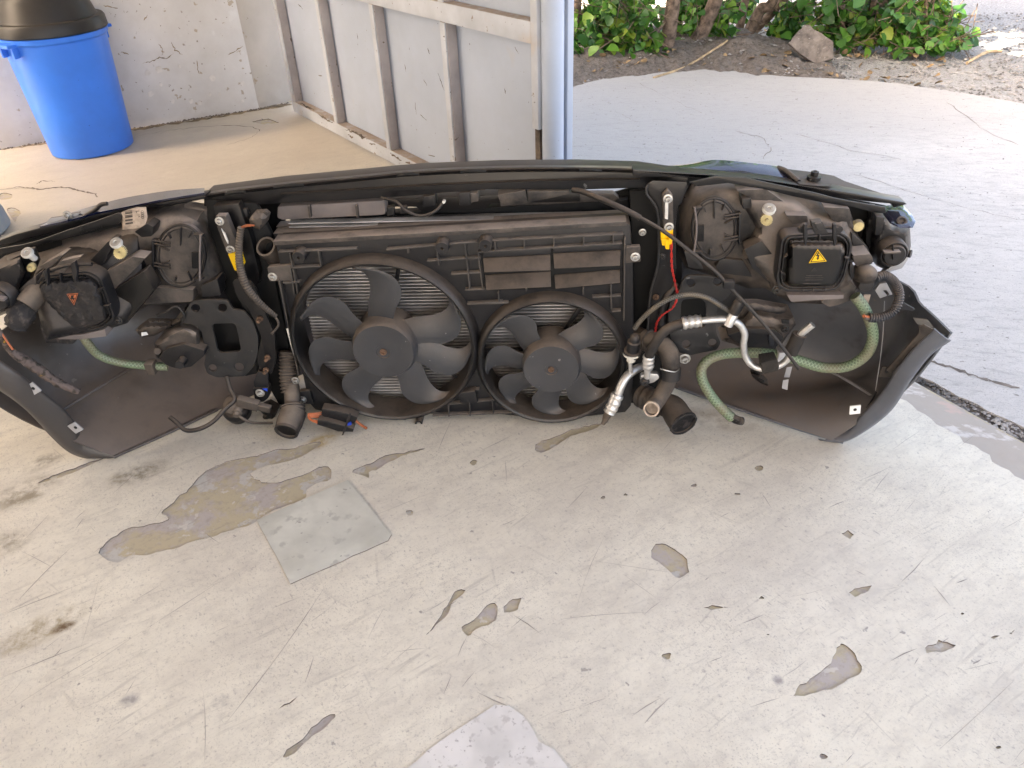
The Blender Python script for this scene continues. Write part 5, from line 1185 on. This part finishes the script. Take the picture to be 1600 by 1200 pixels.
pxplate('paper_scrap', z_(1, (768, 972), (795, 970), (805, 985), (770, 992)), -.016, .001, 'clip_white', CAR, bevel=0)
tube('spring_clip', At(*z_(1, (850, 880, -.01), (900, 860, -.02), (960, 830, -.02), (1000, 880, -.02), (985, 930, -.01))), .002, 'flange', CAR, 6, 5)
FR = pillow('fog_lamp', z_(6, (930, 460), (1000, 410), (1080, 300), (1150, 300), (1320, 330), (1335, 370), (1290, 430), (1220, 540), (1120, 550), (1000, 480)), .06, .01, 14, .05, 'plastic_dusty', CAR, 6)
pxplate('lamp_cover', z_(6, (960, 430), (1080, 395), (1220, 400), (1270, 440), (1210, 520), (1060, 500)), -.0, .04, 'plastic', FR, r=3, bevel=.002)
pxplate('lamp_slot', z_(6, (1255, 348), (1300, 350), (1300, 370), (1258, 368)), .003, .004, 'ink', FR); pxplate('lamp_lens', z_(6, (1185, 430), (1215, 430), (1215, 490), (1190, 490)), -.003, .004, 'rubber_blue', FR, r=2)
bolt(*z_(6, (1275, 395))[0], -.0, FR, 'flange', .9)
for (x0, y0, x1, y1) in ((1268, 660, 1300, 725), ):
    pxplate('tape_strip', z_(6, (1285, 605), (1315, 600), (1300, 660), (1270, 660)), .05, .001, 'silver_paint', BUMP, bevel=0); pxplate('tape_strip', z_(6, (1265, 675), (1295, 670), (1288, 728), (1258, 720)), .03, .001, 'silver_paint', BUMP, bevel=0)
pillow('washer_jet', z_(6, (1090, 640), (1140, 640), (1185, 690), (1180, 706), (1140, 690), (1100, 660)), .0, -.02, 5, .015, 'plastic_clean', CAR, 4)
HN = lathe('horn', [(.014, -.02), (.027, -.016), (.029, -.002), (.029, .006), (.024, .012), (.012, .014), (.010, .022), (0, .022)], A(370, 640, -.02), (Z * .9 + TC * .45), 'plastic_clean', CAR, 26)
lathe('horn_plate', [(.022, 0), (.023, .003), (.019, .008), (.010, .010), (0, .010)], A(366, 632, -.035), (Z * .9 + TC * .45), 'rubber_brown', HN, 22)
box('horn_plug', A(388, 630, -.04), (U - Z * .35, Z + U * .35, N), (.022, .010, .009), 'rubber_brown', HN, .002); box('horn_plug', A(413, 637, -.04), (U - Z * .3, Z + U * .3, N), (.014, .007, .007), 'rubber_brown', HN, .002)
tube('horn_wire', At(*z_(24, (200, 545, -.05), (260, 590, -.055), (350, 620, -.05), (530, 620, -.03))), .003, 'rubber_brown', HN, 8, 5)
lathe('horn_nozzle', [(.010, -.012), (.0105, .004), (.007, .006), (.006, .012), (0, .010)], A(*z_(24, (190, 510))[0], -.05), (TC - Z * .3), 'rubber_brown', HN, 14)
pillow('lower_bracket', z_(24, (400, 500), (470, 470), (560, 520), (540, 600), (410, 610), (440, 540)), .0, -.01, 6, .03, 'plastic_clean', CAR, 4)
tube('vent_hose', At(*z_(2, (1232, 515, -.02), (1250, 580, -.03), (1275, 640, -.045), (1225, 690, -.06), (1160, 760, -.085), (1085, 800, -.10), (1010, 808, -.10), (960, 765, -.09), (925, 738, -.08))), .0046, 'rubber', CAR, 10, 6)
# intake bellows and mouths
IN1 = tube('air_hose', At((450, 548, .035), (451, 590, .01), (454, 612, -.005)), .017, 'rubber_brown', CAR, 18, 8, rib=.003, pitch=.0075)
tube('hose_neck', At((455, 604, -.0), (457, 624, -.022), (457, 640, -.036)), .0165, 'rubber_brown', IN1, 20, 4)
tube('hose_sleeve', At((457, 634, -.032), (458, 646, -.045), (458, 650, -.048)), .0235, 'rubber_brown', IN1, 24, 4, rib=.0025, pitch=.007)
M1 = A(458, 646, -.046); MD = TC * .042 - Z * .013 - U * .004
tube('hose_mouth', [M1 - MD * .05, M1 + MD * .5, M1 + MD], [.0262, .0265, .0240], 'rubber_brown', IN1, 28, 5, hollow=.0035, jit=.006)
tube('mouth_edge', [M1 + MD * .93, M1 + MD * 1.06], [.0250, .0246], 'rubber', IN1, 28, 2, hollow=.004, smoothpath=False)
IN2 = tube('coolant_hose', At(*z_(25, (215, 150, .04), (330, 200, .0), (460, 250, -.03), (540, 340, -.05), (555, 470, -.055), (530, 600, -.058), (460, 745, -.066), (400, 830, -.078), (366, 880, -.112))), [.019, .019, .0195, .019, .0165, .0165, .0155, .015, .0145], 'rubber_brown', CAR, 22, 7, hollow=.003)
tube('hose_clamp', At(*z_(25, (556, 470, -.055), (553, 520, -.057), (548, 575, -.059))), .0195, 'rubber', IN2, 22, 3)
tube('hose_clamp', At(*z_(25, (320, 195, .005), (370, 212, -.008))), .0215, 'rubber_brown', IN2, 20, 4, rib=.002, pitch=.006)
tube('clamp_wire', At(*z_(25, (455, 480, -.078), (520, 500, -.082), (600, 510, -.078), (640, 480, -.065))), .0012, 'zinc', IN2, 6, 5)
tube('cut_edge', At(*z_(25, (370, 873, -.108), (364, 883, -.1145))), [.0152, .0150], 'label_old', IN2, 24, 2, hollow=.003, smoothpath=False, jit=.04)
IN3 = tube('air_hose', At(*z_(25, (260, 740, .0), (360, 790, -.02), (480, 850, -.035))), .0225, 'rubber', CAR, 22, 5, rib=.003, pitch=.012)
M3 = A(*z_(25, (560, 860))[0], -.035); D3 = TC * .044 + U * .020 - Z * .008
tube('hose_mouth', [A(*z_(25, (430, 830))[0], -.02), M3, M3 + D3 * .6, M3 + D3], [.021, .026, .0275, .0285], 'rubber', IN3, 30, 6, hollow=.0035)
tube('cut_edge', [M3 + D3 * .95, M3 + D3 * 1.04], [.0292, .0290], 'burnt', IN3, 30, 2, hollow=.0035, smoothpath=False, jit=.03)

# --- refrigerant pipes
PZ = lambda *p: At(*z_(6, *p))
AC = tube('refrigerant_pipe', PZ((505, 598, -.03), (460, 618, -.045), (415, 655, -.06), (385, 705, -.07), (365, 760, -.075)), [.0075, .0085, .0085, .0085, .0085], 'alu', CAR, 16, 6)
tube('pipe_ferrule', PZ((366, 752, -.075), (345, 800, -.08), (320, 850, -.085)), [.0115, .0118, .0112], 'alu', AC, 16, 4, rib=.0012, pitch=.012); tube('pipe_end', PZ((315, 850, -.085), (285, 915, -.09)), [.0085, .004], 'rust_metal', AC, 10, 3, jit=.2)
tube('sensor_stem', PZ((432, 570, -.065), (438, 632, -.058)), .0042, 'alu', AC, 10, 2)
lathe('pressure_sensor', [(.010, -.020), (.0125, -.016), (.0125, -.008), (.0165, -.006), (.0165, -.002), (.0125, 0), (.0125, .022), (.010, .024), (.009, .034), (.005, .038), (0, .038)], A(*z_(6, (447, 510))[0], -.062), (Z * 1.0 + TC * .2 + U * .06), 'plastic', AC, 20)
lathe('sensor_nut', [(.0085, -.014), (.0085, -.002), (.0155, -.001), (.0155, .003), (0, .003)], A(*z_(6, (440, 535))[0], -.064), Z, 'white_plastic', AC, 16)
AH = tube('refrigerant_hose', PZ((533, 560, -.08), (545, 520, -.085), (585, 450, -.09), (640, 395, -.09), (735, 362, -.09)), .0092, 'rubber', CAR, 14, 7)
tube('pipe_ferrule', PZ((718, 366, -.09), (765, 358, -.09), (820, 352, -.09)), .0108, 'alu', AH, 16, 4, rib=.0014, pitch=.010)
tube('pipe_ferrule', PZ((535, 540, -.082), (532, 575, -.08), (530, 610, -.078)), .0098, 'alu', AH, 16, 4, rib=.0014, pitch=.010); tube('pipe_stub', PZ((530, 600, -.078), (525, 660, -.075)), .006, 'alu', AH, 12, 2)
pxplate('pipe_flange', rnd(z_(6, (490, 650), (530, 640), (585, 642), (593, 665), (560, 690), (510, 698), (488, 685)), 4), -.068, .012, 'alu', AH, bevel=.0015); bolt(*z_(6, (512, 682))[0], -.07, AH, 'flange', 1.1)
AP = tube('refrigerant_pipe', PZ((800, 354, -.09), (880, 345, -.09), (960, 345, -.09), (1020, 365, -.09), (1055, 420, -.09), (1050, 480, -.09), (1060, 545, -.09), (1100, 595, -.092), (1160, 612, -.095), (1230, 600, -.095), (1280, 570, -.095), (1310, 520, -.095)), .0063, 'alu', CAR, 14, 6)
tube('pipe_sleeve', PZ((1305, 525, -.095), (1330, 475, -.095), (1355, 425, -.095)), .0125, 'rubber', AP, 16, 3); tube('pipe_stub', PZ((1352, 435, -.095), (1375, 412, -.097), (1425, 372, -.10)), .0064, 'alu', AP, 14, 4, hollow=.0018)
pxplate('foam_block', z_(6, (1145, 580), (1235, 565), (1245, 605), (1240, 625), (1155, 645)), -.112, .03, 'foam', AP, bevel=.003)
lathe('port', [(.0085, -.016), (.0085, .006), (.007, .008), (0, .008)], A(*z_(6, (987, 335))[0], -.094), (Z + U * .35), 'alu', AP, 16); lathe('port_cap', [(.0098, 0), (.0105, .020), (.0085, .026), (0, .027)], A(*z_(6, (995, 310))[0], -.094), (Z + U * .35), 'plastic_clean', AP, 10)
tube('braided_cable', PZ((458, 395, -.065), (490, 350, -.07), (560, 285, -.08), (650, 232, -.085), (750, 208, -.085), (850, 225, -.085), (920, 265, -.085), (975, 300, -.085)), .0046, 'braid', CAR, 10, 7)
for off in (0, 1):
    pts = []
    base = catmull(z_(6, (660, -120, -.02), (658, 0, -.025), (662, 70, -.03), (676, 140, -.035), (690, 215, -.05), (665, 280, -.055), (610, 320, -.06), (580, 360, -.06), (570, 412, -.055)), 9)
    for i, (x, y, d) in enumerate(base): pts.append(A(x + 1.1 * math.sin(i * .9 + off * math.pi), y, d + .0012 * math.cos(i * .9 + off * math.pi)))
    tube('red_wire', pts, .0011, 'red_wire', CAR, 6, 2)
CB = tube('release_cable', At(*z_(5, (680, 128, .03), (740, 140, .01), (850, 185, -.03), (960, 235, -.05), (1045, 280, -.06))), .0052, 'rubber', CAR, 10, 6)
tube('cable_core', At(*(z_(5, (1040, 276, -.06), (1160, 345, -.075), (1300, 450, -.09), (1450, 570, -.10)) + z_(6, (960, 155, -.105), (1120, 325, -.115), (1240, 470, -.12), (1350, 612, -.125)))), .0033, 'rubber', CB, 8, 6)
box('cable_clip', A(*z_(6, (968, 152))[0], -.106), (U, Z, N), (.009, .007, .006), 'plastic_clean', CB, .001)
# green washer hoses
GH = tube('washer_hose', At((1336, 462, -.06), (1352, 485, -.065), (1364, 520, -.07), (1355, 552, -.07), (1325, 572, -.065), (1285, 574, -.055), (1245, 562, -.045), (1205, 553, -.035), (1160, 551, -.03), (1120, 556, -.035), (1098, 572, -.045), (1098, 595, -.055), (1114, 622, -.065), (1132, 642, -.072), (1144, 653, -.075)), .0098, 'green_hose', CAR, 14, 7)
tube('hose_elbow', At((1138, 648, -.074), (1150, 656, -.077), (1160, 658, -.085)), .0082, 'rubber', GH, 12, 4, hollow=.002)
box('hose_clip', A(1222, 554, -.04), (U, Z, N), (.010, .012, .012), 'silver_paint', GH, .002)
tube('washer_hose', At((128, 522, -.06), (136, 535, -.06), (155, 555, -.05), (186, 566, -.04), (225, 571, -.03), (262, 573, -.02)), .0085, 'green_hose', CAR, 14, 7)
box('hose_clip', A(237, 573, -.03), (U, Z, N), (.009, .013, .011), 'rubber_brown', CAR, .002)
BH = tube('burnt_harness', At(*z_(2, (-60, 190, -.17), (5, 290, -.165), (60, 375, -.16), (140, 430, -.155), (215, 480, -.15), (310, 545, -.145), (430, 600, -.14))), [.004, .005, .007, .0095, .0095, .0088, .006], 'harness', CAR, 10, 7, jit=.16)
tube('wire_strand', At(*z_(2, (-40, 190, -.16), (5, 275, -.165), (70, 370, -.168))), .0018, 'orange_wire', BH, 6, 4)
tube('side_harness', At(*z_(1, (1310, 400, -.02), (1298, 520, -.025), (1310, 640, -.03), (1350, 740, -.035), (1420, 820, -.03), (1500, 885, -.02))), [.0055, .006, .007, .007, .006, .004], 'rubber_brown', CAR, 10, 7, rib=.0008, pitch=.005)
tube('side_wire', At(*z_(1, (1490, 880, -.02), (1515, 930, -.025), (1475, 980, -.03))), .0025, 'rubber_brown', CAR, 6, 4)
pillow('harness_plug', z_(23, (680, 600), (720, 540), (900, 530), (970, 590), (940, 720), (870, 790), (760, 750), (690, 680)), .0, -.02, 6, .03, 'rubber_brown', CAR, 4)
for k in range(2): tube('plug_wire', At(*z_(23, (540, 740 + k * 20, -.02), (640, 700 + k * 25, -.022), (770, 710, -.02))), .0014, 'orange_wire', CAR, 5, 4)
# loose connector block under the large fan
CN = pxplate('fan_connector', z_(24, (1000, 485), (1110, 500), (1250, 530), (1345, 570), (1330, 620), (1215, 640), (1080, 600), (995, 545)), -.05, .022, 'plastic', CAR, bevel=.002)
pxplate('fan_connector', z_(24, (960, 590), (1050, 600), (1190, 640), (1310, 680), (1300, 710), (1160, 705), (1060, 670), (955, 640)), -.062, .02, 'plastic', CAR, bevel=.002)
pxplate('connector_strap', z_(24, (1265, 530), (1285, 535), (1210, 740), (1190, 745)), -.075, .004, 'rubber', CN); pxplate('connector_lock', z_(24, (1245, 625), (1280, 618), (1285, 640), (1250, 648)), -.066, .004, 'blue_plastic', CN, bevel=0)
for i in range(4): tube('connector_wire', At(*z_(24, (1000, 520 + i * 18, -.045), (920, 530 + i * 12, -.05), (870, 550 + (i - 1.5) * 10, -.05), (900, 585 + i * 4, -.055), (965, 600 + i * 8, -.06))), .0016, 'orange_wire', CN, 6, 4)
tube('connector_wire', At(*z_(24, (1330, 600, -.05), (1380, 640, -.05), (1430, 670, -.04))), .003, 'orange_wire', CN, 6, 4)

# near-black sheets added to paint the gaps behind lamps and carrier dark
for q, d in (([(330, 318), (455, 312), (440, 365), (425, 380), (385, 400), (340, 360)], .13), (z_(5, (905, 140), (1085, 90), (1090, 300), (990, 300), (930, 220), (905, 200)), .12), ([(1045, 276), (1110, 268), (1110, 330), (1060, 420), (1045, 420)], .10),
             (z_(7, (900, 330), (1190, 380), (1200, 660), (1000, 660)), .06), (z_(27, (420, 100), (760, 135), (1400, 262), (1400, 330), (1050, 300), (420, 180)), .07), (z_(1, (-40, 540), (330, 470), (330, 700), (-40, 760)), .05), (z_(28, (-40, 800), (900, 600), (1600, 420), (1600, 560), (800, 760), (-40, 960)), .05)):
    pxplate('dark_backing', q, d, .004, 'black_void', CAR, bevel=0)
# cracks in the yard concrete
vs, fs = [], []
cr = [[(1440, 560), (1490, 575), (1530, 590), (1600, 608)], [(1150, 205), (1190, 215), (1205, 232), (1190, 250)], [(1330, 270), (1400, 292), (1440, 305), (1500, 322), (1600, 345)], [(960, 172), (985, 186), (1000, 192)], [(1000, 130), (1060, 160), (1100, 178)], [(1480, 160), (1540, 205), (1600, 230)], [(1250, 210), (1330, 235), (1420, 250)]]
for ci, c in enumerate(cr):
    P = []
    for a, b in zip(c[:-1], c[1:]):
        for j in range(8): P.append(G(a[0] + (b[0] - a[0]) * j / 8 + random.uniform(-2, 2), a[1] + (b[1] - a[1]) * j / 8 + random.uniform(-1, 1), -.0074))
    b0 = len(vs); w0 = .006 if ci == 0 else random.uniform(.0008, .0018)
    for i, p in enumerate(P):
        t = (P[min(i + 1, len(P) - 1)] - P[max(i - 1, 0)]).normalized(); nn = V((-t.y, t.x, 0)); ww = w0 * random.uniform(.2, 1.2); vs += [p - nn * ww, p + nn * ww]
    fs += [[b0 + 2 * i, b0 + 2 * i + 1, b0 + 2 * i + 3, b0 + 2 * i + 2] for i in range(len(P) - 1)]
tag(mk('cracks', vs, fs, 'stone', bpy.data.objects['apron']), kind='stuff')

# cracks, flaking paint and dirt on wall and floor
def strip(vs, fs, pts, w0, fn, sub=6, jit=2.0):
    P = []
    for a, b in zip(pts[:-1], pts[1:]):
        for j in range(sub): P.append(fn(a[0] + (b[0] - a[0]) * j / sub + random.uniform(-jit, jit) * .5, a[1] + (b[1] - a[1]) * j / sub + random.uniform(-jit, jit) * .4))
    P.append(fn(*pts[-1])); b0 = len(vs)
    for i, p in enumerate(P):
        t = (P[min(i + 1, len(P) - 1)] - P[max(i - 1, 0)]).normalized(); up_ = fn.n; nn = t.cross(up_).normalized(); ww = w0 * random.uniform(.25, 1.2) * (.3 + math.sin(math.pi * min(1, (i + .5) / len(P))))
        vs += [p - nn * ww, p + nn * ww]
    fs += [[b0 + 2 * i, b0 + 2 * i + 1, b0 + 2 * i + 3, b0 + 2 * i + 2] for i in range(len(P) - 1)]
def onwall(x, y): return W(x, y, wl1 + WN * .0085, WN)
onwall.n = WN
def onfloor(x, y): return G(x, y, .0006)
onfloor.n = Z
GW = bpy.data.objects['garage_wall']
vs, fs = [], []
for c in (((775, 345), (820, 335), (870, 312), (905, 318), (945, 290)), ((860, 240), (885, 268), (880, 300)), ((930, 228), (952, 272), (995, 300)), ((655, 282), (700, 296)), ((1240, 300), (1320, 250)), ((785, 110), (800, 80)), ((1080, 400), (1070, 330)), ((560, 30), (640, 45))): strip(vs, fs, z_(11, *c), .0019, onwall)
tag(mk('cracks', vs, fs, 'dirt_brown', GW), kind='stuff')
for (x, y, r) in ((865, 378, 22), (800, 398, 17), (1155, 425, 18), (1320, 452, 13), (940, 552, 12), (1038, 550, 15), (1195, 512, 10), (1140, 515, 9), (875, 463, 10), (818, 510, 17), (1085, 560, 12), (1318, 550, 9), (975, 360, 11)):
    q = [z_(11, (x + r * random.uniform(.6, 1.15) * math.cos(t), y + r * random.uniform(.7, 1.2) * math.sin(t)))[0] for t in [i * .62 for i in range(10)]]
    plate('paint_flake', q, lambda a, b: W(a, b, wl1 + WN * .0088, WN), .004, 'flake', GW, tdir=-WN, dissolve=False)
vs, fs = [], []
for c in (((740, 740), (900, 710), (1050, 695), (1200, 680), (1350, 685), (1415, 705), (1370, 745), (1230, 790)), ((0, 1030), (110, 1022), (220, 1030), (330, 1015), (430, 1035), (490, 1052), (520, 1052), (532, 1072)), ((200, 1000), (230, 982), (300, 985)), ((1380, 665), (1420, 648), (1480, 652))): strip(vs, fs, z_(11, *c), .0024, onfloor)
strip(vs, fs, z_(28, (0, 130), (220, 95), (380, 105), (500, 130), (740, 95), (880, 105), (1000, 150), (1180, 175), (1215, 225)), .004, onfloor)
tag(mk('cracks', vs, fs, 'edge_shade_dirt', FLOOR), kind='stuff')
vs, fs = [], []
strip(vs, fs, [(-10, 236), (70, 224), (205, 203), (300, 189), (405, 172), (452, 163)], .016, onfloor, 14, 3)
strip(vs, fs, [(405, 171), (430, 166), (455, 163)], .03, onfloor, 8, 3)
tag(mk('wall_foot_dirt', vs, fs, 'dirt_brown', FLOOR), kind='stuff')

# scuffs and peeled paint on the gate
def ongate(x, y): return W(x, y, C0 + GI * .0012, GI)
ongate.n = GI
def onrail(x, y): return W(x, y, C0 + GI * (DEP + .0006), GI)
onrail.n = GI
vs, fs = [], []
for c in (((875, 350), (890, 395), (905, 435)), ((825, 230), (835, 260)), ((715, 310), (720, 345)), ((765, 490), (768, 525), (772, 550)), ((485, 160), (490, 190)), ((300, 362), (318, 366)), ((790, 550), (820, 578)), ((805, 380), (822, 412)), ((1195, 425), (1200, 450)), ((1245, 225), (1262, 260)), ((830, 745), (860, 752)), ((205, 20), (225, 45))): strip(vs, fs, z_(12, *c), .0017, ongate, 4, 1.0)
for c in (((430, 622), (480, 640), (535, 668)), ((545, 690), (572, 697)), ((640, 735), (700, 772)), ((300, 552), (370, 590)), ((445, 650), (465, 662)), ((720, 778), (790, 808)), ((215, 497), (280, 530)), ((500, 655), (520, 668))): strip(vs, fs, z_(12, *c), .0045, onrail, 9, 3.0)
tag(mk('scuffs', vs, fs, 'rust_metal', gate), kind='stuff')
